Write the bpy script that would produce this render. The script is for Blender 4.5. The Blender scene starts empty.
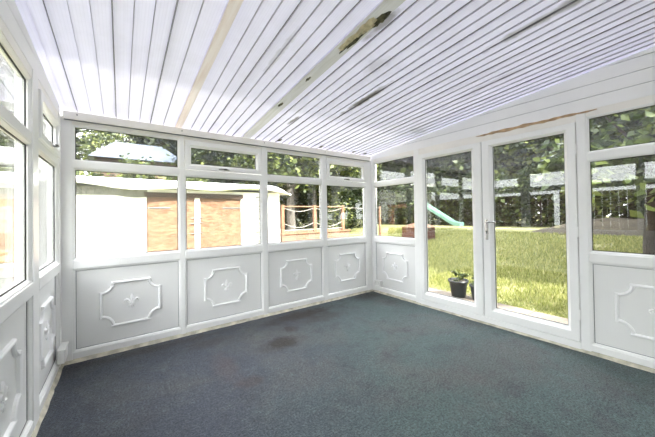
import bpy, bmesh, math, random
from mathutils import Vector, Matrix
import numpy as np

R = math.radians
scene = bpy.context.scene
col = scene.collection
rng = random.Random(7)
XL, XR, YB, YF = -0.455, 3.568, 3.57, -0.24

# ------------------------------------------------------------------ camera
cam = bpy.data.cameras.new('camera')
cam.sensor_width = 36.0
cam.lens = 282.25 / 655 * 36
cam.shift_y = -7.11 / 655
cam.clip_start = 0.02
cam.clip_end = 300
cam_o = bpy.data.objects.new('camera', cam)
col.objects.link(cam_o)
yaw, pitch, roll = 0.6315, 0.0115, 0.0150
Fv = Vector((math.sin(yaw) * math.cos(pitch), math.cos(yaw) * math.cos(pitch), math.sin(pitch)))
Rv = Vector((math.cos(yaw), -math.sin(yaw), 0))
Uv = Rv.cross(Fv)
cx = Rv * math.cos(roll) - Uv * math.sin(roll)
cy = Rv * math.sin(roll) + Uv * math.cos(roll)
M4 = Matrix((cx, cy, -Fv)).transposed().to_4x4()
M4.translation = Vector((0, 0, 1.35))
cam_o.matrix_world = M4
scene.camera = cam_o

# ------------------------------------------------------------------ light
SKY = 3.3
SUN = 7.5
world = bpy.data.worlds.new('sky')
scene.world = world
world.use_nodes = True
wn = world.node_tree
wn.nodes.clear()
wo = wn.nodes.new('ShaderNodeOutputWorld')
wb = wn.nodes.new('ShaderNodeBackground')
wt = wn.nodes.new('ShaderNodeTexCoord')
ws = wn.nodes.new('ShaderNodeSeparateXYZ')
wr = wn.nodes.new('ShaderNodeValToRGB')
wn.links.new(wt.outputs['Generated'], ws.inputs[0])
wn.links.new(ws.outputs['Z'], wr.inputs[0])
wr.color_ramp.elements[0].position = 0.0
wr.color_ramp.elements[0].color = (0.42, 0.43, 0.43, 1)
_e = wr.color_ramp.elements.new(0.45)
_e.color = (0.98, 0.99, 1.0, 1)
wr.color_ramp.elements[-1].position = 0.95
wr.color_ramp.elements[-1].color = (0.90, 0.92, 1.0, 1)
wn.links.new(wr.outputs[0], wb.inputs[0])
wb.inputs[1].default_value = SKY
wn.links.new(wb.outputs[0], wo.inputs[0])

sun = bpy.data.lights.new('sun', 'SUN')
sun.energy = SUN
sun.angle = R(1.0)
sun.color = (1.0, 0.96, 0.88)
sun_o = bpy.data.objects.new('sun', sun)
col.objects.link(sun_o)
sun_dir = Vector((-0.20, 1.0, -0.98)).normalized()
sun_o.rotation_euler = sun_dir.to_track_quat('-Z', 'Y').to_euler()
sun_o.location = (0, -20, 20)

scene.view_settings.view_transform = 'Standard'
scene.view_settings.look = 'None'
scene.view_settings.gamma = 1
scene.view_settings.use_curve_mapping = False
scene.view_settings.exposure = 1.75
scene.cycles.transparent_max_bounces = 24
scene.cycles.max_bounces = 10
scene.cycles.diffuse_bounces = 6


# ------------------------------------------------------------------ materials
def newmat(name):
    m = bpy.data.materials.new(name)
    m.use_nodes = True
    return m, m.node_tree, m.node_tree.nodes['Principled BSDF']


def plain(name, c, rough=0.5, metal=0.0, var=0.0, vscale=6.0, bump=0.0, bscale=60.0, spec=0.5):
    m, nt, b = newmat(name)
    b.inputs['Base Color'].default_value = (*c, 1)
    b.inputs['Roughness'].default_value = rough
    b.inputs['Metallic'].default_value = metal
    b.inputs['Specular IOR Level'].default_value = spec
    tc = nt.nodes.new('ShaderNodeTexCoord')
    if var:
        n = nt.nodes.new('ShaderNodeTexNoise')
        n.inputs['Scale'].default_value = vscale
        n.inputs['Detail'].default_value = 5
        r = nt.nodes.new('ShaderNodeValToRGB')
        r.color_ramp.elements[0].position = 0.3
        r.color_ramp.elements[1].position = 0.7
        r.color_ramp.elements[0].color = (*[x * (1 - var) for x in c], 1)
        r.color_ramp.elements[1].color = (*[min(1, x * (1 + var)) for x in c], 1)
        nt.links.new(tc.outputs['Object'], n.inputs['Vector'])
        nt.links.new(n.outputs['Fac'], r.inputs[0])
        nt.links.new(r.outputs[0], b.inputs['Base Color'])
    if bump:
        n2 = nt.nodes.new('ShaderNodeTexNoise')
        n2.inputs['Scale'].default_value = bscale
        nt.links.new(tc.outputs['Object'], n2.inputs['Vector'])
        bp = nt.nodes.new('ShaderNodeBump')
        bp.inputs['Strength'].default_value = bump
        bp.inputs['Distance'].default_value = 0.01
        nt.links.new(n2.outputs['Fac'], bp.inputs['Height'])
        nt.links.new(bp.outputs[0], b.inputs['Normal'])
    return m


UPVC = plain('upvc_white', (0.90, 0.90, 0.885), 0.28, var=0.02, vscale=3)
UPVC_W = plain('upvc_warm', (0.90, 0.875, 0.83), 0.35, var=0.04, vscale=5)
PANEL = plain('panel_white', (0.83, 0.83, 0.815), 0.35, var=0.015, vscale=2)
MOULD = plain('moulding_white', (0.92, 0.92, 0.92), 0.3)
GASKET = plain('gasket_black', (0.02, 0.02, 0.02), 0.6)
CLAD = plain('cladding_white', (0.93, 0.93, 0.93), 0.4, var=0.03, vscale=4)
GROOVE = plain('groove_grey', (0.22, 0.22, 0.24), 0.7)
CHROME = plain('chrome', (0.75, 0.74, 0.72), 0.2, metal=1.0)
DARKMETAL = plain('dark_metal', (0.12, 0.12, 0.12), 0.4, metal=0.6)
TIMBER = plain('raw_timber', (0.50, 0.34, 0.20), 0.8, var=0.45, vscale=14)
BATTEN = plain('timber_batten', (0.78, 0.70, 0.62), 0.7, var=0.12, vscale=9)
SEALANT = plain('dirty_sealant', (0.52, 0.49, 0.40), 0.8, var=0.35, vscale=12, bump=0.4, bscale=30)
PLASTIC = plain('socket_plastic', (0.82, 0.82, 0.80), 0.35)


def glass_mat():
    m = bpy.data.materials.new('window_glass')
    m.use_nodes = True
    nt = m.node_tree
    nt.nodes.clear()
    out = nt.nodes.new('ShaderNodeOutputMaterial')
    g = nt.nodes.new('ShaderNodeNewGeometry')
    dot = nt.nodes.new('ShaderNodeVectorMath'); dot.operation = 'DOT_PRODUCT'
    nt.links.new(g.outputs['Normal'], dot.inputs[0])
    nt.links.new(g.outputs['Incoming'], dot.inputs[1])

    def mth(op, a, b=None, clamp=False):
        n = nt.nodes.new('ShaderNodeMath'); n.operation = op; n.use_clamp = clamp
        for i, v in enumerate((a, b)):
            if v is None: continue
            if isinstance(v, (int, float)): n.inputs[i].default_value = v
            else: nt.links.new(v, n.inputs[i])
        return n.outputs[0]
    c = mth('ABSOLUTE', dot.outputs['Value'])
    k = mth('POWER', mth('SUBTRACT', 1.0, c, True), 5.0)
    r = mth('ADD', mth('MULTIPLY', k, 0.96), 0.035)
    # one sheet of the double glazed unit: two surfaces, 2R/(1+R)
    f = mth('DIVIDE', mth('MULTIPLY', r, 2.0), mth('ADD', r, 1.0), True)
    tr = nt.nodes.new('ShaderNodeBsdfTransparent'); tr.inputs[0].default_value = (0.975, 0.985, 0.98, 1)
    gl = nt.nodes.new('ShaderNodeBsdfGlossy'); gl.inputs['Roughness'].default_value = 0.0
    gl.inputs['Color'].default_value = (1, 1, 1, 1)
    mx = nt.nodes.new('ShaderNodeMixShader')
    nt.links.new(f, mx.inputs[0]); nt.links.new(tr.outputs[0], mx.inputs[1]); nt.links.new(gl.outputs[0], mx.inputs[2])
    nt.links.new(mx.outputs[0], out.inputs[0])
    return m


GLASS = glass_mat()


def roof_mat():
    """white single skin roof sheet that lets daylight through"""
    m = bpy.data.materials.new('translucent_roof_sheet')
    m.use_nodes = True
    nt = m.node_tree
    nt.nodes.clear()
    out = nt.nodes.new('ShaderNodeOutputMaterial')
    tc = nt.nodes.new('ShaderNodeTexCoord')
    sp = nt.nodes.new('ShaderNodeSeparateXYZ')
    nt.links.new(tc.outputs['Object'], sp.inputs[0])

    def mth(op, a, b=None, c=None):
        n = nt.nodes.new('ShaderNodeMath'); n.operation = op
        for i, v in enumerate((a, b, c)):
            if v is None: continue
            if isinstance(v, (int, float)): n.inputs[i].default_value = v
            else: nt.links.new(v, n.inputs[i])
        return n.outputs[0]
    # internal cell walls of the sheet: fine lines running down the slope
    cell = mth('FRACT', mth('MULTIPLY', sp.outputs['X'], 60.0))
    line = mth('MULTIPLY', mth('LESS_THAN', cell, 0.25), 0.05)
    n1 = nt.nodes.new('ShaderNodeTexNoise'); n1.inputs['Scale'].default_value = 1.6; n1.inputs['Detail'].default_value = 6
    n1.inputs['Roughness'].default_value = 0.7
    nt.links.new(tc.outputs['Object'], n1.inputs['Vector'])
    ramp = nt.nodes.new('ShaderNodeValToRGB')
    ramp.color_ramp.elements[0].position = 0.25
    ramp.color_ramp.elements[0].color = (0.74, 0.73, 0.845, 1)
    ramp.color_ramp.elements[1].position = 0.55
    ramp.color_ramp.elements[1].color = (0.82, 0.81, 0.945, 1)
    nt.links.new(n1.outputs['Fac'], ramp.inputs[0])
    mc = nt.nodes.new('ShaderNodeMix'); mc.data_type = 'RGBA'
    nt.links.new(line, mc.inputs[0])
    nt.links.new(ramp.outputs[0], mc.inputs[6]); mc.inputs[7].default_value = (0.3, 0.3, 0.36, 1)
    # grime patches with shapes of their own: (x, y, radius x, radius y)
    cur = mc.outputs[2]
    for (px, py, rx, ry, s) in STAINS:
        dx = mth('DIVIDE', mth('SUBTRACT', sp.outputs['X'], px), rx)
        dy = mth('DIVIDE', mth('SUBTRACT', sp.outputs['Y'], py), ry)
        n2 = nt.nodes.new('ShaderNodeTexNoise'); n2.inputs['Scale'].default_value = 9.0; n2.inputs['Detail'].default_value = 4
        nt.links.new(tc.outputs['Object'], n2.inputs['Vector'])
        d = mth('SQRT', mth('ADD', mth('MULTIPLY', dx, dx), mth('MULTIPLY', dy, dy)))
        d = mth('ADD', d, mth('MULTIPLY', mth('SUBTRACT', n2.outputs['Fac'], 0.5), 1.6))
        mr = nt.nodes.new('ShaderNodeMapRange')
        nt.links.new(d, mr.inputs[0])
        mr.inputs[1].default_value = 1.0; mr.inputs[2].default_value = 0.35
        mr.inputs[3].default_value = 0.0; mr.inputs[4].default_value = s
        mm = nt.nodes.new('ShaderNodeMix'); mm.data_type = 'RGBA'
        nt.links.new(mr.outputs[0], mm.inputs[0]); nt.links.new(cur, mm.inputs[6])
        mm.inputs[7].default_value = (0.16, 0.15, 0.12, 1)
        cur = mm.outputs[2]
    df = nt.nodes.new('ShaderNodeBsdfDiffuse'); trl = nt.nodes.new('ShaderNodeBsdfTranslucent')
    nt.links.new(cur, df.inputs[0]); nt.links.new(cur, trl.inputs[0])
    mx = nt.nodes.new('ShaderNodeMixShader'); mx.inputs[0].default_value = 0.056
    nt.links.new(df.outputs[0], mx.inputs[1]); nt.links.new(trl.outputs[0], mx.inputs[2])
    nt.links.new(mx.outputs[0], out.inputs[0])
    return m


STAINS = [(2.02, 2.1, 0.05, 0.42, 0.9), (1.62, 2.84, 0.035, 0.16, 0.8), (2.33, 0.6, 0.06, 0.5, 0.6),
          (3.35, 2.4, 0.2, 0.10, 0.3), (1.40, 1.28, 0.05, 0.20, 0.7), (0.95, 1.9, 0.03, 0.4, 0.3),
          (1.7, 1.6, 0.10, 0.15, 0.25), (2.9, 1.2, 0.05, 0.4, 0.2)]
ROOF = roof_mat()


def carpet_mat():
    m, nt, b = newmat('blue_carpet')
    tc = nt.nodes.new('ShaderNodeTexCoord')
    sp = nt.nodes.new('ShaderNodeSeparateXYZ')
    nt.links.new(tc.outputs['Object'], sp.inputs[0])

    def mth(op, a, b_=None):
        n = nt.nodes.new('ShaderNodeMath'); n.operation = op
        for i, v in enumerate((a, b_)):
            if v is None: continue
            if isinstance(v, (int, float)): n.inputs[i].default_value = v
            else: nt.links.new(v, n.inputs[i])
        return n.outputs[0]

    def noise(s, det=5, rough=0.6, dist=0.0):
        n = nt.nodes.new('ShaderNodeTexNoise')
        n.inputs['Scale'].default_value = s; n.inputs['Detail'].default_value = det
        n.inputs['Roughness'].default_value = rough; n.inputs['Distortion'].default_value = dist
        nt.links.new(tc.outputs['Object'], n.inputs['Vector'])
        return n.outputs['Fac']

    def mix(f, a, c, mode='MIX'):
        n = nt.nodes.new('ShaderNodeMix'); n.data_type = 'RGBA'; n.blend_type = mode
        if isinstance(f, float): n.inputs[0].default_value = f
        else: nt.links.new(f, n.inputs[0])
        for i, v in ((6, a), (7, c)):
            if isinstance(v, tuple): n.inputs[i].default_value = (*v, 1)
            else: nt.links.new(v, n.inputs[i])
        return n.outputs[2]

    def rng_(v, a, c, lo=0.0, hi=1.0):
        n = nt.nodes.new('ShaderNodeMapRange'); nt.links.new(v, n.inputs[0])
        n.inputs[1].default_value = a; n.inputs[2].default_value = c
        n.inputs[3].default_value = lo; n.inputs[4].default_value = hi
        return n.outputs[0]
    NAVY, TEAL, GREY = (0.045, 0.052, 0.068), (0.056, 0.084, 0.083), (0.074, 0.078, 0.077)
    # a worn, faded zone in the middle of the room and unfaded blue along the window wall
    zone = mth('ADD', mth('MULTIPLY', sp.outputs['X'], 0.62), mth('MULTIPLY', sp.outputs['Y'], -0.45))
    zone = mth('ADD', zone, mth('MULTIPLY', noise(1.7, 4), 1.1))
    c = mix(rng_(zone, 0.1, 1.0), NAVY, TEAL)
    c = mix(rng_(noise(1.1, 5, 0.65, 0.4), 0.48, 0.68), c, GREY)
    c = mix(rng_(noise(3.5, 6, 0.7), 0.5, 0.72, 0, 0.75), c, (0.034, 0.034, 0.042))
    c = mix(rng_(noise(9, 6, 0.75, 1.0), 0.52, 0.75, 0, 0.6), c, (0.095, 0.12, 0.125))
    # dark stains
    for (px, py, rx, ry, s, cc) in [(1.36, 2.72, 0.26, 0.17, 0.9, (0.018, 0.012, 0.010)), (1.62, 2.98, 0.10, 0.10, 0.7, (0.03, 0.018, 0.014)), (0.85, 2.25, 0.14, 0.10, 0.5, (0.05, 0.035, 0.03)), (1.95, 3.30, 0.62, 0.17, 0.9, (0.024, 0.017, 0.015)),
                                    (2.15, 3.05, 0.40, 0.14, 0.6, (0.035, 0.03, 0.026)), (0.75, 3.2, 0.25, 0.12, 0.5, (0.04, 0.032, 0.03)), (0.3, 3.42, 0.8, 0.09, 0.6, (0.03, 0.025, 0.025)),
                                    (2.7, 1.2, 0.7, 0.4, 0.3, (0.09, 0.07, 0.07)), (3.3, 3.4, 0.35, 0.18, 0.7, (0.03, 0.028, 0.03)),
                                    (0.75, 2.6, 0.12, 0.35, 0.35, (0.08, 0.055, 0.05))]:
        dx = mth('DIVIDE', mth('SUBTRACT', sp.outputs['X'], px), rx)
        dy = mth('DIVIDE', mth('SUBTRACT', sp.outputs['Y'], py), ry)
        d = mth('SQRT', mth('ADD', mth('MULTIPLY', dx, dx), mth('MULTIPLY', dy, dy)))
        d = mth('ADD', d, mth('MULTIPLY', mth('SUBTRACT', noise(6, 5, 0.7), 0.5), 1.8))
        c = mix(rng_(d, 1.1, 0.4, 0.0, s), c, cc)
    # seam between two carpet widths, running towards the back wall
    for sx, sl in ((2.42, 0.02), (0.36, -0.03)):
        dd = mth('ABSOLUTE', mth('SUBTRACT', sp.outputs['X'], mth('ADD', mth('MULTIPLY', sp.outputs['Y'], sl), sx)))
        c = mix(rng_(dd, 0.012, 0.0, 0.0, 0.35), c, (0.03, 0.035, 0.04))
    # pile speckle
    c = mix(rng_(noise(26, 4, 0.75), 0.3, 0.7, 0.0, 1.0), mix(0.22, c, (0.0, 0.0, 0.0)), mix(1.0, c, (1.25, 1.25, 1.25), 'MULTIPLY'))
    c = mix(rng_(noise(75, 3, 0.8), 0.36, 0.64, 0.0, 1.0), mix(0.6, c, (0.0, 0.0, 0.0)), mix(1.0, c, (1.7, 1.7, 1.7), 'MULTIPLY'))
    nt.links.new(c, b.inputs['Base Color'])
    b.inputs['Roughness'].default_value = 0.95
    b.inputs['Specular IOR Level'].default_value = 0.1
    b.inputs['Sheen Weight'].default_value = 0.15
    bp = nt.nodes.new('ShaderNodeBump'); bp.inputs['Strength'].default_value = 0.8; bp.inputs['Distance'].default_value = 0.01
    nt.links.new(noise(140, 3, 0.8), bp.inputs['Height'])
    nt.links.new(bp.outputs[0], b.inputs['Normal'])
    return m


CARPET = carpet_mat()


def brick_mat(name, c1, c2, mortar, scale=1.0, vertical='XZ'):
    m, nt, b = newmat(name)
    tc = nt.nodes.new('ShaderNodeTexCoord')
    sp = nt.nodes.new('ShaderNodeSeparateXYZ'); cb = nt.nodes.new('ShaderNodeCombineXYZ')
    nt.links.new(tc.outputs['Object'], sp.inputs[0])
    a = nt.nodes.new('ShaderNodeMath'); a.operation = 'ADD'
    nt.links.new(sp.outputs['X'], a.inputs[0]); nt.links.new(sp.outputs['Y'], a.inputs[1])
    nt.links.new(a.outputs[0], cb.inputs[0]); nt.links.new(sp.outputs['Z'], cb.inputs[1])
    br = nt.nodes.new('ShaderNodeTexBrick')
    br.inputs['Scale'].default_value = scale
    br.inputs['Brick Width'].default_value = 0.225; br.inputs['Row Height'].default_value = 0.075
    br.inputs['Mortar Size'].default_value = 0.006
    br.inputs['Color1'].default_value = (*c1, 1); br.inputs['Color2'].default_value = (*c2, 1); br.inputs['Mortar'].default_value = (*mortar, 1)
    nt.links.new(cb.outputs[0], br.inputs['Vector'])
    nt.links.new(br.outputs['Color'], b.inputs['Base Color'])
    b.inputs['Roughness'].default_value = 0.9
    return m


HOUSEBRICK = brick_mat('house_brick', (0.07, 0.04, 0.028), (0.09, 0.05, 0.035), (0.10, 0.09, 0.08))
TERRABRICK = brick_mat('terracotta_brick', (0.15, 0.075, 0.045), (0.20, 0.11, 0.07), (0.2, 0.17, 0.14))
REDBOARD = plain('red_brown_boards', (0.10, 0.035, 0.02), 0.8, var=0.3, vscale=10)
RENDER = plain('white_render', (0.86, 0.87, 0.84), 0.9, var=0.05, vscale=3, bump=0.3, bscale=25)
SAGE = plain('pale_sage_render', (0.20, 0.205, 0.175), 0.9, var=0.12, vscale=3)
SHEET = plain('white_roof_sheet', (0.80, 0.82, 0.80), 0.6, var=0.05, vscale=2)
EAVE_SHADE = plain('eave_shade_brown', (0.05, 0.03, 0.02), 0.8, var=0.3, vscale=8)
STONE = plain('grey_quoin_stone', (0.17, 0.17, 0.15), 0.9, var=0.2, vscale=9)
IRON = plain('pale_iron', (0.26, 0.24, 0.21), 0.6)
POSTW = plain('orange_timber', (0.20, 0.10, 0.055), 0.8, var=0.25, vscale=12)
BARK = plain('grey_bark', (0.09, 0.08, 0.065), 0.95, var=0.4, vscale=7, bump=0.8, bscale=20)
DARKBARK = plain('brown_bark', (0.035, 0.026, 0.02), 0.95, var=0.4, vscale=9, bump=0.8, bscale=20)
SLAB = plain('concrete_slab', (0.16, 0.13, 0.10), 0.9, var=0.18, vscale=5, bump=0.2, bscale=40)
POTBLACK = plain('black_pot', (0.018, 0.02, 0.022), 0.4)
SOIL = plain('soil', (0.06, 0.045, 0.03), 1.0, var=0.4, vscale=20, bump=0.6)
SLIDEP = plain('mint_plastic', (0.20, 0.36, 0.28), 0.35)
SLIDEF = plain('slide_frame', (0.20, 0.30, 0.26), 0.5)
SLATE = plain('blue_grey_slate', (0.055, 0.068, 0.092), 0.7, var=0.15, vscale=4)
FENCEB = plain('brown_fence', (0.06, 0.042, 0.03), 0.9, var=0.35, vscale=5)


def osb_mat():
    m, nt, b = newmat('orange_board')
    tc = nt.nodes.new('ShaderNodeTexCoord')
    v = nt.nodes.new('ShaderNodeTexVoronoi'); v.inputs['Scale'].default_value = 16
    n = nt.nodes.new('ShaderNodeTexNoise'); n.inputs['Scale'].default_value = 5; n.inputs['Detail'].default_value = 8
    n.inputs['Roughness'].default_value = 0.75
    mp = nt.nodes.new('ShaderNodeMapping'); mp.inputs['Rotation'].default_value = (0.0, 0.7, 0); mp.inputs['Scale'].default_value = (0.5, 1, 1.6)
    nt.links.new(tc.outputs['Object'], mp.inputs[0])
    nt.links.new(mp.outputs[0], v.inputs['Vector']); nt.links.new(mp.outputs[0], n.inputs['Vector'])
    a = nt.nodes.new('ShaderNodeMix'); a.data_type = 'FLOAT'; a.inputs[0].default_value = 0.5
    s = nt.nodes.new('ShaderNodeSeparateColor'); nt.links.new(v.outputs['Color'], s.inputs[0])
    nt.links.new(s.outputs[0], a.inputs[2]); nt.links.new(n.outputs['Fac'], a.inputs[3])
    r = nt.nodes.new('ShaderNodeValToRGB')
    r.color_ramp.elements[0].position = 0.25; r.color_ramp.elements[0].color = (0.10, 0.047, 0.022, 1)
    r.color_ramp.elements[1].position = 0.75; r.color_ramp.elements[1].color = (0.20, 0.115, 0.065, 1)
    nt.links.new(a.outputs[0], r.inputs[0]); nt.links.new(r.outputs[0], b.inputs['Base Color'])
    b.inputs['Roughness'].default_value = 0.85
    return m


OSB = osb_mat()


def leaf_mat(name, dark, mid, light, transl=0.35, rough=0.5):
    m = bpy.data.materials.new(name)
    m.use_nodes = True
    nt = m.node_tree
    nt.nodes.clear()
    out = nt.nodes.new('ShaderNodeOutputMaterial')
    g = nt.nodes.new('ShaderNodeNewGeometry')
    r = nt.nodes.new('ShaderNodeValToRGB')
    r.color_ramp.elements[0].color = (*dark, 1)
    r.color_ramp.elements[1].color = (*light, 1)
    e = r.color_ramp.elements.new(0.55); e.color = (*mid, 1)
    nt.links.new(g.outputs['Random Per Island'], r.inputs[0])
    p = nt.nodes.new('ShaderNodeBsdfPrincipled'); p.inputs['Roughness'].default_value = rough
    p.inputs['Specular IOR Level'].default_value = 0.3
    t = nt.nodes.new('ShaderNodeBsdfTranslucent')
    nt.links.new(r.outputs[0], p.inputs['Base Color']); nt.links.new(r.outputs[0], t.inputs[0])
    mx = nt.nodes.new('ShaderNodeMixShader'); mx.inputs[0].default_value = transl
    nt.links.new(p.outputs[0], mx.inputs[1]); nt.links.new(t.outputs[0], mx.inputs[2])
    nt.links.new(mx.outputs[0], out.inputs[0])
    return m


LEAF_MID = leaf_mat('leaf_mid', (0.014, 0.024, 0.008), (0.05, 0.07, 0.018), (0.22, 0.25, 0.07))
LEAF_DARK = leaf_mat('leaf_dark', (0.009, 0.016, 0.006), (0.024, 0.038, 0.013), (0.08, 0.10, 0.03))
LEAF_HEDGE = leaf_mat('leaf_hedge', (0.008, 0.016, 0.006), (0.03, 0.048, 0.014), (0.10, 0.13, 0.035))
LEAF_YEL = leaf_mat('leaf_yellow', (0.10, 0.09, 0.02), (0.22, 0.17, 0.04), (0.32, 0.27, 0.10))
LEAF_LAUREL = leaf_mat('leaf_laurel', (0.016, 0.03, 0.009), (0.06, 0.09, 0.02), (0.22, 0.27, 0.07), rough=0.3)
GRASSB = leaf_mat('grass_blade', (0.13, 0.15, 0.035), (0.26, 0.28, 0.075), (0.46, 0.43, 0.20), transl=0.4)


def lawn_mat():
    m, nt, b = newmat('lawn_ground')
    tc = nt.nodes.new('ShaderNodeTexCoord')
    n = nt.nodes.new('ShaderNodeTexNoise'); n.inputs['Scale'].default_value = 0.9; n.inputs['Detail'].default_value = 8; n.inputs['Roughness'].default_value = 0.7
    nt.links.new(tc.outputs['Object'], n.inputs['Vector'])
    r = nt.nodes.new('ShaderNodeValToRGB')
    r.color_ramp.elements[0].position = 0.3; r.color_ramp.elements[0].color = (0.09, 0.10, 0.03, 1)
    r.color_ramp.elements[1].position = 0.72; r.color_ramp.elements[1].color = (0.26, 0.21, 0.13, 1)
    e = r.color_ramp.elements.new(0.5); e.color = (0.16, 0.165, 0.05, 1)
    nt.links.new(n.outputs['Fac'], r.inputs[0]); nt.links.new(r.outputs[0], b.inputs['Base Color'])
    b.inputs['Roughness'].default_value = 1.0
    n2 = nt.nodes.new('ShaderNodeTexNoise'); n2.inputs['Scale'].default_value = 25; n2.inputs['Detail'].default_value = 5
    nt.links.new(tc.outputs['Object'], n2.inputs['Vector'])
    bp = nt.nodes.new('ShaderNodeBump'); bp.inputs['Strength'].default_value = 0.7; bp.inputs['Distance'].default_value = 0.05
    nt.links.new(n2.outputs['Fac'], bp.inputs['Height']); nt.links.new(bp.outputs[0], b.inputs['Normal'])
    return m


LAWN = lawn_mat()


# ------------------------------------------------------------------ mesh helpers
def link(name, me, mat=None, parent=None, smooth=False):
    if mat: me.materials.append(mat)
    if smooth:
        for p in me.polygons: p.use_smooth = True
    o = bpy.data.objects.new(name, me)
    col.objects.link(o)
    if parent: 
        o.parent = parent
        o.matrix_parent_inverse = parent.matrix_basis.inverted()
    return o


def tag(o, label, cat, group=None, kind=None):
    o['label'] = label; o['category'] = cat
    if group: o['group'] = group
    if kind: o['kind'] = kind
    return o


def empty(name, loc=(0, 0, 0), kind=None):
    o = bpy.data.objects.new(name, None)
    o.empty_display_size = 0.1
    col.objects.link(o)
    o.location = loc
    if kind: o['kind'] = kind
    return o


def bm_box(bm, a, b, bevel=0.0):
    x0, y0, z0 = [min(a[i], b[i]) for i in range(3)]
    x1, y1, z1 = [max(a[i], b[i]) for i in range(3)]
    vs = [bm.verts.new(p) for p in ((x0, y0, z0), (x1, y0, z0), (x1, y1, z0), (x0, y1, z0), (x0, y0, z1), (x1, y0, z1), (x1, y1, z1), (x0, y1, z1))]
    fs = [bm.faces.new([vs[i] for i in f]) for f in ((0, 3, 2, 1), (4, 5, 6, 7), (0, 1, 5, 4), (1, 2, 6, 5), (2, 3, 7, 6), (3, 0, 4, 7))]
    if bevel > 0:
        es = list({e for f in fs for e in f.edges})
        bmesh.ops.bevel(bm, geom=es, offset=bevel, segments=2, affect='EDGES', profile=0.5)
    return bm


def done(name, bm, mat, parent=None, smooth=False, fix=True):
    if fix: bmesh.ops.recalc_face_normals(bm, faces=bm.faces)
    me = bpy.data.meshes.new(name)
    bm.to_mesh(me); bm.free()
    return link(name, me, mat, parent, smooth)


def boxo(name, a, b, mat, parent=None, bevel=0.0):
    return done(name, bm_box(bmesh.new(), a, b, bevel), mat, parent)


def mapper(side):
    if side == 'back': return lambda u, v, w: Vector((u, YB - w, v))
    if side == 'right': return lambda u, v, w: Vector((XR - w, u, v))
    if side == 'left': return lambda u, v, w: Vector((XL + w, u, v))


def wbox(name, mp, u0, u1, v0, v1, w0, w1, mat, parent=None, bevel=0.0):
    return boxo(name, mp(u0, v0, w0), mp(u1, v1, w1), mat, parent, bevel)


def ring_bm(bm, mp, outer, inner, prof):
    """mitred rectangular frame: outer/inner = (u0,u1,v0,v1); prof = [(t, w)], t 0 at outer edge, 1 at inner edge; closed loop"""
    loops = []
    for t, w in prof:
        r = [outer[i] + (inner[i] - outer[i]) * t for i in range(4)]
        loops.append([bm.verts.new(mp(u, v, w)) for u, v in ((r[0], r[2]), (r[1], r[2]), (r[1], r[3]), (r[0], r[3]))])
    n = len(loops)
    for i in range(n):
        a, b = loops[i], loops[(i + 1) % n]
        for k in range(4):
            bm.faces.new((a[k], a[(k + 1) % 4], b[(k + 1) % 4], b[k]))
    return bm


def ring(name, mp, outer, inner, prof, mat, parent=None):
    return done(name, ring_bm(bmesh.new(), mp, outer, inner, prof), mat, parent)


def tube(bm, pts, r, seg=8, closed=False, flat=None):
    """sweep a circle (or ellipse) along points"""
    pts = [Vector(p) for p in pts]
    n = len(pts)
    rings = []
    for i, p in enumerate(pts):
        if closed: d = pts[(i + 1) % n] - pts[i - 1]
        else: d = pts[min(i + 1, n - 1)] - pts[max(i - 1, 0)]
        d.normalize()
        ref = Vector((0, 0, 1)) if abs(d.z) < 0.9 else Vector((1, 0, 0))
        s = d.cross(ref).normalized(); t = s.cross(d).normalized()
        rr = r[i] if isinstance(r, (list, tuple)) else r
        rings.append([bm.verts.new(p + (s * math.cos(a) + t * math.sin(a)) * rr) for a in [2 * math.pi * k / seg for k in range(seg)]])
    for i in range(n if closed else n - 1):
        a, b = rings[i], rings[(i + 1) % n]
        for k in range(seg):
            bm.faces.new((a[k], a[(k + 1) % seg], b[(k + 1) % seg], b[k]))
    if not closed:
        bm.faces.new(rings[0][::-1]); bm.faces.new(rings[-1])
    return bm


# ------------------------------------------------------------------ room shell
floor = boxo('floor', (XL - 0.06, YF - 0.02, -0.12), (XR + 0.06, YB + 0.06, 0.0), CARPET)
floor['kind'] = 'structure'

Z_PB, Z_PT = 0.11, 0.85
Z_GB, Z_GT = 0.973, 1.812
Z_TB, Z_TT = 1.912, 2.221
Z_TOP = 2.275
BE = 0.020      # bead width
BEAD = [(0, -0.035), (0, 0.0), (0.35, 0.0), (1, -0.012), (1, -0.035)]
DEPTH = -0.065


def moulding_path(mp, cu, cv, hw, hh, r, w):
    pts = []
    corners = [(1, 1), (-1, 1), (-1, -1), (1, -1)]
    for (sx, sy) in corners:
        ccx, ccy = cu + sx * hw, cv + sy * hh
        # concave scoop centred on the corner
        a_start = {(1, 1): 270, (-1, 1): 0, (-1, -1): 90, (1, -1): 180}[(sx, sy)]
        arc = []
        for k in range(7):
            a = R(a_start - 90 * k / 6)
            arc.append((ccx + r * math.cos(a), ccy + r * math.sin(a)))
        pts.append(arc)
    return pts


def strip(bm, mp, path, half, h, w0):
    """half round strip standing on the panel face, open path of (u,v)"""
    n = len(path); prev = None
    prof = [(-1, 0), (-0.75, 0.7), (-0.2, 1), (0.2, 1), (0.75, 0.7), (1, 0)]
    first = None
    for i, (u, v) in enumerate(path):
        a = path[max(i - 1, 0)]; b = path[min(i + 1, n - 1)]
        d = Vector((b[0] - a[0], b[1] - a[1])).normalized(); nn = Vector((-d.y, d.x))
        cur = [bm.verts.new(mp(u + nn.x * half * p, v + nn.y * half * p, w0 + h * q)) for p, q in prof]
        if prev:
            for k in range(len(prof)):
                k2 = (k + 1) % len(prof)
                bm.faces.new((prev[k], prev[k2], cur[k2], cur[k]))
        else: bm.faces.new(cur)
        prev = cur
    bm.faces.new(prev)


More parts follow.
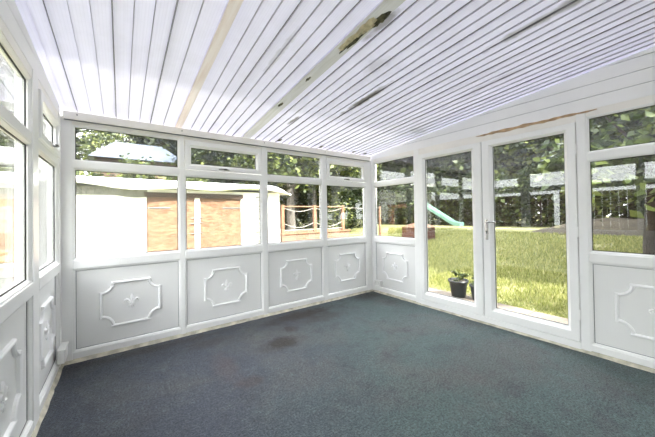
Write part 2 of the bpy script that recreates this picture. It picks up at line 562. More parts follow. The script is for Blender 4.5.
def emblem(bm, mp, cu, cv, w0, s=1.0):
    """fleur-de-lis relief"""
    def blob(outline, h):
        c = (sum(p[0] for p in outline) / len(outline), sum(p[1] for p in outline) / len(outline))
        base = [bm.verts.new(mp(cu + s * x, cv + s * y, w0)) for x, y in outline]
        mid = [bm.verts.new(mp(cu + s * (c[0] + (x - c[0]) * 0.8), cv + s * (c[1] + (y - c[1]) * 0.85), w0 + h * 0.7)) for x, y in outline]
        top = [bm.verts.new(mp(cu + s * (c[0] + (x - c[0]) * 0.35), cv + s * (c[1] + (y - c[1]) * 0.45), w0 + h)) for x, y in outline]
        n = len(outline)
        for A, B in ((base, mid), (mid, top)):
            for k in range(n): bm.faces.new((A[k], A[(k + 1) % n], B[(k + 1) % n], B[k]))
        bm.faces.new(top); bm.faces.new(base[::-1])
    blob([(0, 0.085), (-0.014, 0.060), (-0.019, 0.038), (-0.013, 0.014), (-0.007, -0.006), (0.007, -0.006), (0.013, 0.014), (0.019, 0.038), (0.014, 0.060)], 0.014)
    for sx in (-1, 1):
        # curling side petal as a chain of small overlapping reliefs along an arc
        arc = [(0.012, -0.008, 0.008), (0.020, 0.010, 0.010), (0.030, 0.026, 0.012), (0.043, 0.033, 0.012), (0.054, 0.026, 0.010), (0.058, 0.012, 0.007), (0.052, 0.003, 0.005)]
        L = []; Rr = []
        for i, (x, y, h) in enumerate(arc):
            a = arc[max(i - 1, 0)]; b = arc[min(i + 1, len(arc) - 1)]
            d = Vector((b[0] - a[0], b[1] - a[1])).normalized(); nn = Vector((-d.y, d.x))
            L.append((sx * (x + nn.x * h), y + nn.y * h)); Rr.append((sx * (x - nn.x * h), y - nn.y * h))
        prev = None
        for i, (x, y, h) in enumerate(arc):
            cur = [bm.verts.new(mp(cu + s * L[i][0], cv + s * L[i][1], w0)), bm.verts.new(mp(cu + s * sx * x, cv + s * y, w0 + 0.013)),
                   bm.verts.new(mp(cu + s * Rr[i][0], cv + s * Rr[i][1], w0))]
            if prev:
                for k in range(3): bm.faces.new((prev[k], prev[(k + 1) % 3], cur[(k + 1) % 3], cur[k]))
            else: bm.faces.new(cur)
            prev = cur
        bm.faces.new(prev)
        blob([(sx * 0.008, -0.020), (sx * 0.020, -0.028), (sx * 0.030, -0.042), (sx * 0.024, -0.052), (sx * 0.012, -0.044), (sx * 0.004, -0.030)], 0.010)
    blob([(-0.024, -0.018), (-0.024, -0.008), (0.024, -0.008), (0.024, -0.018)], 0.017)
    blob([(-0.008, -0.020), (-0.008, -0.045), (0, -0.072), (0.008, -0.045), (0.008, -0.020)], 0.012)


def infill(mp, u0, u1, parent, cu=None):
    face = -0.020
    p = wbox('infill_panel', mp, u0 - BE, u1 + BE, Z_PB - BE, Z_PT + BE, face - 0.03, face, PANEL, parent)
    ring('panel_bead', mp, (u0 - BE, u1 + BE, Z_PB - BE, Z_PT + BE), (u0, u1, Z_PB, Z_PT), [(0, face), (0, 0.0), (0.4, 0.0), (1, -0.010), (1, face)], UPVC, p)
    g = 0.004
    ring('gasket', mp, (u0, u1, Z_PB, Z_PT), (u0 + g, u1 - g, Z_PB + g, Z_PT - g), [(0, face), (0, face + 0.003), (1, face + 0.003), (1, face)], GROOVE, p)
    cu = (u0 + u1) / 2 if cu is None else cu
    cv, hw, hh, r = 0.482, 0.252, 0.214, 0.100
    arcs = moulding_path(mp, cu, cv, hw, hh, r, 0)
    bm = bmesh.new()
    for i in range(4):
        strip(bm, mp, arcs[i], 0.014, 0.018, face)
        a = arcs[i][-1]; b = arcs[(i + 1) % 4][0]
        d = Vector((b[0] - a[0], b[1] - a[1])).normalized() * 0.016
        strip(bm, mp, [(a[0] - d.x, a[1] - d.y), ((a[0] + b[0]) / 2, (a[1] + b[1]) / 2), (b[0] + d.x, b[1] + d.y)], 0.014, 0.020, face)
    done('moulding', bm, MOULD, p)
    bm = bmesh.new(); emblem(bm, mp, cu, cv - 0.005, face)
    done('fleur_de_lis', bm, MOULD, p)
    return p


def pane_bm(mp, r, w=-0.030, th=0.020):
    return bm_box(bmesh.new(), mp(r[0], r[2], w - th), mp(r[1], r[3], w))


def glazing(mp, r, parent, w=-0.028):
    """glass unit with its black gasket, r = visible glass rect"""
    e = 0.012
    done('pane', pane_bm(mp, (r[0] - e, r[1] + e, r[2] - e, r[3] + e), w), GLASS, parent)
    g = 0.006
    ring('gasket', mp, r, (r[0] + g, r[1] - g, r[2] + g, r[3] - g), [(0, w + 0.001), (0, w + 0.008), (1, w + 0.005), (1, w + 0.001)], GASKET, parent)


def handle(mp, cu, v, parent, w=0.02):
    bm = bm_box(bmesh.new(), mp(cu - 0.035, v - 0.011, w), mp(cu + 0.035, v + 0.011, w + 0.010), 0.003)
    h = done('handle', bm, CHROME, parent)
    bm = bmesh.new()
    tube(bm, [mp(cu, v, w + 0.008), mp(cu, v, w + 0.028), mp(cu - 0.012, v, w + 0.036), mp(cu - 0.06, v - 0.003, w + 0.037), mp(cu - 0.10, v - 0.006, w + 0.034)], [0.008, 0.008, 0.008, 0.007, 0.006])
    done('lever', bm, DARKMETAL, h, smooth=True)


WN = [0]


def window(mp, u0, u1, opener=False, glass_top=None):
    WN[0] += 1
    n = WN[0]
    c = mp((u0 + u1) / 2, 0.95, 0)
    wdw = empty('window_%d' % n, c, 'structure')
    bpy.context.view_layer.update()
    o = (u0 - BE, u1 + BE, Z_GB - BE, Z_GT + BE)
    ring('frame', mp, o, (u0, u1, Z_GB, Z_GT), BEAD, UPVC, wdw)
    glazing(mp, (u0, u1, Z_GB, Z_GT), wdw)
    o = (u0 - BE, u1 + BE, Z_TB - BE, Z_TT + BE)
    if not opener:
        ring('frame', mp, o, (u0, u1, Z_TB, Z_TT), BEAD, UPVC, wdw)
        glazing(mp, (u0, u1, Z_TB, Z_TT), wdw)
    else:
        s = ring('sash', mp, (o[0] + 0.006, o[1] - 0.006, o[2] + 0.006, o[3] - 0.006), (u0 + 0.055, u1 - 0.055, Z_TB + 0.052, Z_TT - 0.066),
                 [(0, -0.035), (0, 0.014), (0.06, 0.02), (0.70, 0.02), (0.78, 0.008), (1, -0.004), (1, -0.035)], UPVC, wdw)
        s['label'] = 'opening top sash'
        glazing(mp, (u0 + 0.055, u1 - 0.055, Z_TB + 0.052, Z_TT - 0.066), s)
        handle(mp, (u0 + u1) / 2, Z_TB + 0.012, s)
    return wdw


def rails(mp, u0, u1, parent, bottom=True):
    """rails of one bay between posts, u = cell edges"""
    wbox('rail', mp, u0, u1, 0.03, Z_PB - BE, DEPTH, 0.006, UPVC, parent, 0.003)
    wbox('sill_rail', mp, u0, u1, Z_PT + BE, Z_GB - BE, DEPTH, 0.010, UPVC, parent, 0.006)
    wbox('rail', mp, u0, u1, Z_GT + BE, Z_TB - BE, DEPTH, 0.004, UPVC, parent, 0.003)
    wbox('rail', mp, u0, u1, Z_TT + BE, Z_TOP + 0.03, DEPTH, 0.004, UPVC_W, parent, 0.003)


def post(mp, u0, u1, parent, top=Z_TOP + 0.03):
    wbox('post', mp, u0, u1, 0.0, top, DEPTH - 0.01, 0.008, UPVC, parent, 0.003)


def bays(side, glass, parent):
    mp = mapper(side)
    for (a, b, op) in glass:
        rails(mp, a - BE, b + BE, parent)
        infill(mp, a, b, parent)
        window(mp, a, b, op)
    return mp


# back wall
wall_back = empty('wall_back', (1.55, YB, 0), 'structure')
bpy.context.view_layer.update()
gb = [(-0.351, 0.521, False), (0.606, 1.506, True), (1.616, 2.496, False), (2.613, 3.423, True)]
mpb = bays('back', gb, wall_back)
post(mpb, XL - 0.06, gb[0][0] - BE, wall_back)
for i in range(3): post(mpb, gb[i][1] + BE, gb[i + 1][0] - BE, wall_back)
post(mpb, gb[3][1] + BE, XR + 0.07, wall_back)
# eaves beam
t3 = boxo('trim_1', (XL + 0.025, YB - 0.045, Z_TOP + 0.004), (XR - 0.035, YB + 0.02, 2.352), UPVC_W, None, 0.004)
t3['kind'] = 'structure'
bm = bmesh.new()
for (sx, sz) in ((-0.33, 2.325), (0.56, 2.32), (1.55, 2.32), (2.55, 2.32)):
    tube(bm, [(sx, YB - 0.049, sz), (sx, YB - 0.044, sz)], 0.006, 8)
scr = done('screw_head', bm, DARKMETAL, t3)
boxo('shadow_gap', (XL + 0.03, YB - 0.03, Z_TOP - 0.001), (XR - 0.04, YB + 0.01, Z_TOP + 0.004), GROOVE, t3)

# left wall
wall_left = empty('wall_left', (XL, 1.7, 0), 'structure')
bpy.context.view_layer.update()
gl = [(2.703, 3.441, True), (1.62, 2.515, False), (0.83, 1.53, False), (-0.13, 0.73, False)]
mpl = bays('left', gl, wall_left)
post(mpl, gl[0][1] + BE, YB - 0.012, wall_left)
for i in range(3): post(mpl, gl[i + 1][1] + BE, gl[i][0] - BE, wall_left)
post(mpl, YF, gl[3][0] - BE, wall_left)

# right wall
wall_right = empty('wall_right', (XR, 1.7, 0), 'structure')
bpy.context.view_layer.update()
gr = [(2.672, 3.48, False), (-0.13, 0.681, False)]
mpr = bays('right', gr, wall_right)
post(mpr, gr[0][1] + BE, YB - 0.012, wall_right)
post(mpr, 2.566, gr[0][0] - BE, wall_right)
post(mpr, gr[1][1] + BE, 0.772, wall_right)
post(mpr, YF, gr[1][0] - BE, wall_right)
wbox('rail', mpr, 0.772, 2.566, 2.214, Z_TOP + 0.03, DEPTH, 0.004, UPVC_W, wall_right, 0.003)
wbox('threshold', mpr, 0.772, 2.566, 0.02, 0.084, DEPTH, 0.014, UPVC, wall_right, 0.004)


def roof_z(y): return 2.37 + 0.1 * (YB - y)


# white boards between the frame heads and the sloping roof
def gable(side, parent, step, w):
    mp = mapper(side)
    z = Z_TOP + 0.03
    while z < 2.76:
        z1 = z + step - 0.006
        # board clipped under the sloping roof line
        def ymax(zz): return min(YB - 0.01, YB - (zz + 0.001 - 2.37) / 0.1)
        a0 = YF
        poly = [(a0, z), (ymax(z), z)]
        zt = min(z1, roof_z(a0) - 0.001)
        if ymax(z) <= a0 + 0.05: break
        if zt > 2.37 - 0.001 and ymax(z) >= YB - 0.011 and zt > roof_z(YB - 0.01) - 0.001:
            poly.append((YB - 0.01, roof_z(YB - 0.01) - 0.001))
        if abs(ymax(zt) - poly[-1][0]) > 1e-4 or abs(zt - poly[-1][1]) > 1e-4: poly.append((ymax(zt), zt))
        poly.append((a0, zt))
        bm = bmesh.new()
        A = [bm.verts.new(mp(u, v, w)) for u, v in poly]; B = [bm.verts.new(mp(u, v, -0.03)) for u, v in poly]
        bm.faces.new(A); bm.faces.new(B[::-1])
        for k in range(len(poly)): bm.faces.new((A[k], A[(k + 1) % len(A)], B[(k + 1) % len(A)], B[k]))
        done('cladding_board', bm, CLAD, parent)
        z += step
    bm = bmesh.new()
    poly = [(YF, Z_TOP + 0.02), (YB - 0.01, Z_TOP + 0.02), (YB - 0.01, roof_z(YB) - 0.02), (YF, roof_z(YF) - 0.02)]
    A = [bm.verts.new(mp(u, v, -0.005)) for u, v in poly]; B = [bm.verts.new(mp(u, v, -0.05)) for u, v in poly]
    bm.faces.new(A); bm.faces.new(B[::-1])
    for k in range(4): bm.faces.new((A[k], A[(k + 1) % 4], B[(k + 1) % 4], B[k]))
    done('backing_board', bm, GROOVE, parent)


gable('right', wall_right, 0.118, 0.006)
gable('left', wall_left, 0.118, 0.006)

# exposed weathered timber over the doors
bm = bmesh.new()
ys = [0.62 + 1.10 * i / 24 for i in range(25)]
prev = None
for i, y in enumerate(ys):
    k = math.sin(math.pi * (i / 24)) ** 0.5 if 0 < i < 24 else 0.15
    hz = 0.019 * k * (0.6 + 0.7 * rng.random()); zc = 2.290 - 0.003 * math.sin(i * 0.9)
    cur = [bm.verts.new((XR - q, y, zc + s_ * hz)) for s_, q in ((-1, 0.004), (-0.7, 0.014), (0.6, 0.016), (1, 0.004))]
    if prev:
        for j in range(4): bm.faces.new((prev[j], prev[(j + 1) % 4], cur[(j + 1) % 4], cur[j]))
    else: bm.faces.new(cur)
    prev = cur
bm.faces.new(prev)
tt = done('trim_2', bm, TIMBER)
tt['kind'] = 'structure'; tt['label'] = 'strip of bare orange timber exposed above the glass doors'


# doors
def door(n, u0, u1, g0, g1, hinge_u):
    d = empty('door_%d' % n, mpr((u0 + u1) / 2, 0.08, 0), 'structure')
    bpy.context.view_layer.update()
    ring('door_frame', mpr, (u0, u1, 0.087, 2.211), (g0, g1, 0.21, 2.13),
         [(0, -0.05), (0, 0.010), (0.06, 0.016), (0.72, 0.016), (0.80, 0.004), (1, -0.012), (1, -0.05)], UPVC, d)
    glazing(mpr, (g0, g1, 0.21, 2.13), d, -0.030)
    bm = bmesh.new()
    for z in (0.35, 1.15, 1.95):
        bm_box(bm, mpr(hinge_u - 0.006, z - 0.05, 0.012), mpr(hinge_u + 0.006, z + 0.05, 0.020), 0.002)
    done('hinge', bm, UPVC, d)
    return d


d1 = door(1, 1.668, 2.562, 1.795, 2.474, 2.562)
d2 = door(2, 0.776, 1.660, 0.870, 1.545, 0.776)
for d, mat, u0, u1 in ((d1, GROOVE, 1.661, 1.667),):
    wbox('meeting_seal', mpr, u0, u1, 0.09, 2.21, -0.04, 0.0, GROOVE, d)
hu = 1.612
bm = bm_box(bmesh.new(), mpr(hu - 0.016, 1.02, 0.016), mpr(hu + 0.016, 1.27, 0.026), 0.005)
dh = done('door_handle', bm, CHROME, d2)
bm = bmesh.new()
tube(bm, [mpr(hu, 1.232, 0.024), mpr(hu, 1.232, 0.060), mpr(hu - 0.012, 1.233, 0.070), mpr(hu - 0.07, 1.238, 0.072), mpr(hu - 0.125, 1.230, 0.066)], [0.011, 0.010, 0.011, 0.010, 0.008], 10)
done('lever', bm, CHROME, dh, smooth=True)
bm = bmesh.new()
tube(bm, [mpr(hu, 1.12, 0.024), mpr(hu, 1.12, 0.034)], 0.010, 12)
bm_box(bm, mpr(hu - 0.005, 1.095, 0.024), mpr(hu + 0.005, 1.12, 0.033), 0.001)
done('lock_cylinder', bm, DARKMETAL, dh)

# house wall behind the camera (closing the room), coloured white to bounce light
wf = boxo('wall_front', (XL - 0.08, YF - 0.22, -0.15), (XR + 0.08, YF, 2.95), RENDER)
wf['kind'] = 'structure'

# dirty sealant along the wall foot
for i, (a, b) in enumerate((((XL, YB - 0.02, 0), (XR, YB + 0.0, 0.03)), ((XR - 0.016, YF, 0), (XR, YB - 0.02, 0.028)), ((XL, YF, 0), (XL + 0.016, YB - 0.02, 0.03)))):
    bm = bmesh.new()
    L = (Vector(b) - Vector(a))
    along = 0 if L.x > L.y else 1
    n = 60; prev = None
    for k in range(n + 1):
        t = k / n
        j = rng.uniform(0.004, 0.014)
        if along == 0:
            x = a[0] + L.x * t; cur = [(x, b[1], 0), (x, b[1], b[2]), (x, a[1] + 0.012, b[2] - 0.004), (x, a[1] - j + 0.006, 0.004), (x, a[1] - j, 0)]
        else:
            y = a[1] + L.y * t
            ins = (a[0] if i == 1 else b[0]); outw = (b[0] if i == 1 else a[0]); sg = -1 if i == 1 else 1
            cur = [(outw, y, 0), (outw, y, b[2]), (ins - sg * 0.008, y, b[2] - 0.004), (ins + sg * j * 0.5, y, 0.004), (ins + sg * j, y, 0)]
        cur = [bm.verts.new(p) for p in cur]
        if prev:
            for q in range(5): bm.faces.new((prev[q], prev[(q + 1) % 5], cur[(q + 1) % 5], cur[q]))
        else: bm.faces.new(cur)
        prev = cur
    bm.faces.new(prev)
    s = done('baseboard_' + ('back', 'right', 'left')[i], bm, SEALANT)
    s['kind'] = 'structure'

# ------------------------------------------------------------------ roof
ceiling = empty('ceiling', (1.55, 1.65, 2.37), 'structure')
bpy.context.view_layer.update()
y0c, y1c = YF - 0.0, YB + 0.30


def roof_strip(name, x0, x1, zoff, th, mat, ya=y0c, yb=y1c, bevel=0.0, parent=None):
    bm = bmesh.new()
    pr = [(x0, 0), (x1, 0), (x1, th), (x0, th)] if not bevel else [(x0, bevel), (x0 + bevel, 0), (x1 - bevel, 0), (x1, bevel), (x1, th), (x0, th)]
    A = [bm.verts.new((x, ya, roof_z(ya) + zoff + z)) for x, z in pr]; B = [bm.verts.new((x, yb, roof_z(yb) + zoff + z)) for x, z in pr]
    bm.faces.new(A); bm.faces.new(B[::-1])
    for k in range(len(pr)): bm.faces.new((A[k], A[(k + 1) % len(A)], B[(k + 1) % len(A)], B[k]))
    return done(name, bm, mat, parent or ceiling)


RIBSHADE = plain('rib_groove_shade', (0.60, 0.59, 0.68), 0.8)
seams = [-0.455, -0.33] + [-0.33 + 0.2965 * k for k in range(1, 14)]
seams = [s for s in seams if s < XR - 0.05] + [XR + 0.03]
seams[0] = XL - 0.03
spans = []
for i in range(len(seams) - 1):
    xa, xb = seams[i] + 0.002, seams[i + 1] - 0.002
    for c0, c1 in ((0.499, 0.566), (1.262, 1.372)):
        if xa < c0 < xb and xb > c1: spans.append((xa, c0, i)); xa = c1
        elif xa < c0 < xb: xb = c0
        elif xa < c1 < xb and xa > c0: xa = c1
    spans.append((xa, xb, i))
for xa, xb, i in spans:
    nr = max(1, round((xb - xa) / 0.099))
    wv = (xb - xa) / nr
    # folded single skin profile: shallow steps
    prof = [(xa, 0.030), (xa, 0.0)]
    for k in range(nr):
        s = xa + k * wv
        if k: prof += [(s - 0.002, 0.014), (s + 0.001, 0.014), (s + 0.002, 0.0)]
        prof += [(s + 0.30 * wv, 0.001), (s + 0.62 * wv, 0.004), (s + 0.88 * wv, 0.009), (s + 0.978 * wv, 0.011)]
    prof += [(xb, 0.0), (xb, 0.030)]
    bm = bmesh.new()
    A = [bm.verts.new((x, y0c, roof_z(y0c) + z)) for x, z in prof]
    B = [bm.verts.new((x, y1c, roof_z(y1c) + z)) for x, z in prof]
    for k in range(len(prof) - 1):
        f_ = bm.faces.new((A[k], A[k + 1], B[k + 1], B[k]))
        if max(prof[k][1], prof[k + 1][1]) == 0.014: f_.material_index = 1  # notch faces greyed to paint in the groove's shade
    rp = done('roof_panel', bm, ROOF, ceiling)
    rp.data.materials.append(RIBSHADE)
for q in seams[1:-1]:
    if not 0.5 < q < 0.565: roof_strip('seam_shade_strip', q - 0.0045, q + 0.0035, 0.004, 0.026, GROOVE)  # opaque grey strips put the groove's shade into the sheet seams
# cover strips between the sheets: thin, single skin, slightly proud of the sheets
def cover_mat(name, c, c2):
    m = bpy.data.materials.new(name); m.use_nodes = True
    nt = m.node_tree; nt.nodes.clear()
    out = nt.nodes.new('ShaderNodeOutputMaterial'); tc = nt.nodes.new('ShaderNodeTexCoord')
    mp_ = nt.nodes.new('ShaderNodeMapping'); mp_.inputs['Scale'].default_value = (14, 1.2, 1)
    n = nt.nodes.new('ShaderNodeTexNoise'); n.inputs['Scale'].default_value = 2.2; n.inputs['Detail'].default_value = 6
    nt.links.new(tc.outputs['Object'], mp_.inputs[0]); nt.links.new(mp_.outputs[0], n.inputs['Vector'])
    r = nt.nodes.new('ShaderNodeValToRGB')
    r.color_ramp.elements[0].position = 0.4; r.color_ramp.elements[0].color = (*c, 1)
    r.color_ramp.elements[1].position = 0.75; r.color_ramp.elements[1].color = (*c2, 1)
    nt.links.new(n.outputs['Fac'], r.inputs[0])
    a = nt.nodes.new('ShaderNodeBsdfDiffuse'); b = nt.nodes.new('ShaderNodeBsdfTranslucent')
    nt.links.new(r.outputs[0], a.inputs[0]); nt.links.new(r.outputs[0], b.inputs[0])
    mx = nt.nodes.new('ShaderNodeMixShader'); mx.inputs[0].default_value = 0.05
    nt.links.new(a.outputs[0], mx.inputs[1]); nt.links.new(b.outputs[0], mx.inputs[2]); nt.links.new(mx.outputs[0], out.inputs[0])
    return m


BATTEN_T = cover_mat('timber_stained_strip', (0.78, 0.73, 0.70), (0.68, 0.58, 0.52))
CREAM_T = cover_mat('cream_cover_strip', (0.62, 0.62, 0.62), (0.50, 0.50, 0.46))


def cover_strip(x0, x1, mat):
    bm = bmesh.new()
    prof = [(x0, 0.020), (x0, -0.006), (x0 + 0.006, -0.010), (x1 - 0.006, -0.010), (x1, -0.006), (x1, 0.020)]
    A = [bm.verts.new((x, YF, roof_z(YF) + z)) for x, z in prof]; B = [bm.verts.new((x, y1c, roof_z(y1c) + z)) for x, z in prof]
    for k in range(len(prof) - 1): bm.faces.new((A[k], A[k + 1], B[k + 1], B[k]))
    return done('cover_strip', bm, mat, ceiling)


# cover battens
b1 = cover_strip(0.500, 0.5650, BATTEN_T)
b1['label'] = 'bare pinkish timber strip'
b2 = cover_strip(1.263, 1.371, CREAM_T)
b2['label'] = 'grey cover strip with mould and a torn patch'
MOULDM = plain('black_mould', (0.10, 0.095, 0.06), 0.9, var=0.6, vscale=30, bump=0.8, bscale=70)
FOAM = plain('cream_foam', (0.62, 0.55, 0.38), 0.9, var=0.25, vscale=25, bump=0.8, bscale=50)


def patch(name, x0, y0, rx, ry, mat, parent, zo, th, seed):
    """irregular torn patch lying under the cover strip"""
    r_ = random.Random(seed); bm = bmesh.new(); n = 22
    low = []; up = []
    for k in range(n):
        a = 2 * math.pi * k / n; q = 1 + r_.uniform(-0.3, 0.25)
        x = x0 + rx * q * math.cos(a); y = y0 + ry * q * math.sin(a)
        up.append(bm.verts.new((x, y, roof_z(y) + zo)))
        x2 = x0 + (x - x0) * 0.7; y2 = y0 + (y - y0) * 0.75
        low.append(bm.verts.new((x2, y2, roof_z(y2) + zo - th * r_.uniform(0.5, 1.2))))
    for k in range(n): bm.faces.new((up[k], up[(k + 1) % n], low[(k + 1) % n], low[k]))
    c = bm.verts.new((x0, y0, roof_z(y0) + zo - th * 0.6))
    for k in range(n): bm.faces.new((low[k], low[(k + 1) % n], c))
    bm.faces.new(up[::-1])
    return done(name, bm, mat, parent, fix=True)


patch('mould_patch', 1.325, 1.42, 0.030, 0.19, MOULDM, b2, -0.010, 0.004, 1)
patch('mould_patch', 1.345, 1.24, 0.030, 0.08, MOULDM, b2, -0.010, 0.008, 2)
patch('torn_foam', 1.312, 1.33, 0.034, 0.09, FOAM, b2, -0.010, 0.020, 3)
patch('torn_foam', 1.300, 1.50, 0.022, 0.11, FOAM, b2, -0.010, 0.012, 4)
patch('mould_patch', 1.30, 2.03, 0.013, 0.04, MOULDM, b2, -0.010, 0.003, 5)
patch('mould_patch', 1.30, 2.55, 0.016, 0.05, MOULDM, b2, -0.010, 0.003, 6)
# small dirty notches where the ribs meet the eaves beam
for x in (1.76, 2.45, 3.1, 3.35):
    patch('mould_patch', x, YB - 0.09, 0.025, 0.05, MOULDM, ceiling, -0.001, 0.004, int(x * 100))

# ------------------------------------------------------------------ fittings in the room
sk = boxo('wall_socket', (XR - 0.040, 3.335, 0.128), (XR + 0.002, 3.485, 0.214), PLASTIC, None, 0.006)
tag(sk, 'small white double socket box low on the wall beside the right-hand corner', 'socket')
boxo('socket_plate', (XR - 0.047, 3.340, 0.132), (XR - 0.040, 3.480, 0.210), PLASTIC, sk, 0.002)
for yy in (3.375, 3.445):
    bm = bmesh.new()
    for dy, dz, w_, h_ in ((0, 0.016, 0.004, 0.008), (-0.011, -0.006, 0.006, 0.004), (0.011, -0.006, 0.006, 0.004)):
        bm_box(bm, (XR - 0.0478, yy + dy - w_ / 2, 0.168 + dz - h_ / 2), (XR - 0.0465, yy + dy + w_ / 2, 0.168 + dz + h_ / 2))
    done('pin_hole', bm, GASKET, sk)
for yy in (3.362, 3.458):
    boxo('rocker_switch', (XR - 0.051, yy - 0.006, 0.188), (XR - 0.0465, yy + 0.006, 0.202), PLASTIC, sk, 0.001)

bx = boxo('vent_box', (XL + 0.006, 3.34, 0.095), (XL + 0.052, 3.540, 0.205), UPVC, None, 0.004)
tag(bx, 'small white plastic box at floor level in the left-hand back corner', 'box')
boxo('lid', (XL + 0.004, 3.335, 0.203), (XL + 0.060, 3.545, 0.216), UPVC, bx, 0.003)

# ------------------------------------------------------------------ garden ground
def ground_z(x, y=0.0):
    if x < 5.8: return -0.15
    t = min(1, (x - 5.8) / 8.0)
    return -0.15 + 0.65 * t


bm = bmesh.new()
xs = [-30, -10, -2, 1, 3, 4.6, 5.2, 5.5, 5.8, 6.5, 7.5, 8.5, 9.5, 10.5, 11.5, 12.5, 13.8, 18, 25, 40, 60]
ysg = [-30, -12, -6, -3, -1, 0, 1, 2, 3, 4, 5, 6, 8, 10, 13, 17, 22, 30, 45, 60]
grid = [[bm.verts.new((x, y, ground_z(x))) for y in ysg] for x in xs]
for i in range(len(xs) - 1):
    for j in range(len(ysg) - 1):
        bm.faces.new((grid[i][j], grid[i + 1][j], grid[i + 1][j + 1], grid[i][j + 1]))
g = done('lawn', bm, LAWN); g['kind'] = 'structure'

# paving along the doors
path = empty('paving', (4.4, 1.5, -0.15), 'structure')
bpy.context.view_layer.update()
y = -2.6; k = 0
while y < 5.2:
    for (xa, xb) in ((3.66, 4.36), (4.37, 5.02 + 0.10 * math.sin(k * 1.7))):
        boxo('paving_slab', (xa, y, -0.17), (xb, y + 0.59, -0.13 + rng.uniform(-0.004, 0.004)), SLAB, path, 0.006)
    y += 0.6; k += 1

# grass blades, denser close to the doors
r2 = np.random.RandomState(3)
N = 75000
d = r2.rand(N) ** 1.35
gx = 4.95 + d * 8.5; gy = -0.3 + (0.85 * gx + 0.8) * r2.rand(N)
# bare soil patches: thin out with a low frequency pattern
pat = np.sin(gx * 1.7 + 1.3) * np.cos(gy * 2.1 + gx * 0.7)
keep = (pat < 0.55) | (r2.rand(N) < 0.35)
gx, gy = gx[keep], gy[keep]; N = len(gx)
gz = np.where(gx < 5.8, -0.15, -0.15 + 0.65 * np.minimum(1, (gx - 5.8) / 8.0))
edge = np.clip((gx - 4.95) / 0.5, 0.45, 1)
hgt = (0.035 + 0.075 * r2.rand(N)) * edge
ang = r2.rand(N) * 6.283; wd = 0.006 + 0.008 * r2.rand(N) + 0.0012 * (gx - 5)
lean = (r2.rand(N, 2) - 0.5) * 0.09
vx = np.zeros((N, 3, 3))
vx[:, 0] = np.stack([gx - np.cos(ang) * wd, gy - np.sin(ang) * wd, gz - 0.003], 1)
vx[:, 1] = np.stack([gx + np.cos(ang) * wd, gy + np.sin(ang) * wd, gz - 0.003], 1)
vx[:, 2] = np.stack([gx + lean[:, 0], gy + lean[:, 1], gz + hgt], 1)


def tri_mesh(name, v, per):
    n = v.shape[0]
    me = bpy.data.meshes.new(name)
    me.vertices.add(n * per); me.vertices.foreach_set('co', v.reshape(-1).astype(np.float32))
    me.loops.add(n * per); me.loops.foreach_set('vertex_index', np.arange(n * per, dtype=np.int32))
    me.polygons.add(n); me.polygons.foreach_set('loop_start', np.arange(0, n * per, per, dtype=np.int32))
    me.polygons.foreach_set('loop_total', np.full(n, per, dtype=np.int32))
    me.update(calc_edges=True)
    return me


gr_o = link('grass', tri_mesh('grass', vx, 3), GRASSB)
tag(gr_o, 'bright rough grass growing on the lawn outside the doors', 'grass', kind='stuff')


# ------------------------------------------------------------------ plants
def leaves(name, blobs, n, size, mat, parent, seed, flat=0.35, fill=0.3):
    """n leaves scattered in clumps over the given ellipsoids (x, y, z, rx, ry, rz)"""
    r_ = np.random.RandomState(seed)
    vol = np.array([b[3] * b[4] + b[3] * b[5] + b[4] * b[5] for b in blobs]); vol = vol / vol.sum()
    out = []
    for b, v in zip(blobs, vol):
        m = int(n * v); nc = max(6, m // 45)
        th = r_.rand(nc) * 2 * np.pi; ph = np.arccos(1 - 2 * r_.rand(nc)); rad = 1 - fill * r_.rand(nc)
        cc = np.stack([np.sin(ph) * np.cos(th), np.sin(ph) * np.sin(th), np.cos(ph)], 1) * rad[:, None]
        idx = r_.randint(0, nc, m)
        s = r_.normal(0, 0.13, (m, 3))
        p = (cc[idx] + s) * np.array(b[3:6]) + np.array(b[0:3])
        out.append(p)
    P = np.concatenate(out); m = len(P)
    a = r_.rand(m) * 2 * np.pi; el = (r_.rand(m) - 0.5) * 1.6
    d1 = np.stack([np.cos(a) * np.cos(el), np.sin(a) * np.cos(el), np.sin(el) - 0.25], 1)
    rv = r_.normal(0, 1, (m, 3)); rv[:, 2] += 0.8
    d2 = np.cross(d1, rv); d2 /= np.linalg.norm(d2, axis=1)[:, None] + 1e-6
    d1 /= np.linalg.norm(d1, axis=1)[:, None]
    s = size * (0.6 + 0.8 * r_.rand(m))[:, None]
    nn = np.cross(d1, d2)
    q = np.stack([P - d1 * s * 0.5, P - d1 * s * 0.05 + d2 * s * flat + nn * s * 0.06, P + d1 * s * 0.55 - nn * s * 0.08, P - d1 * s * 0.05 - d2 * s * flat + nn * s * 0.06], 1)
    return link(name, tri_mesh(name, q, 4), mat, parent)


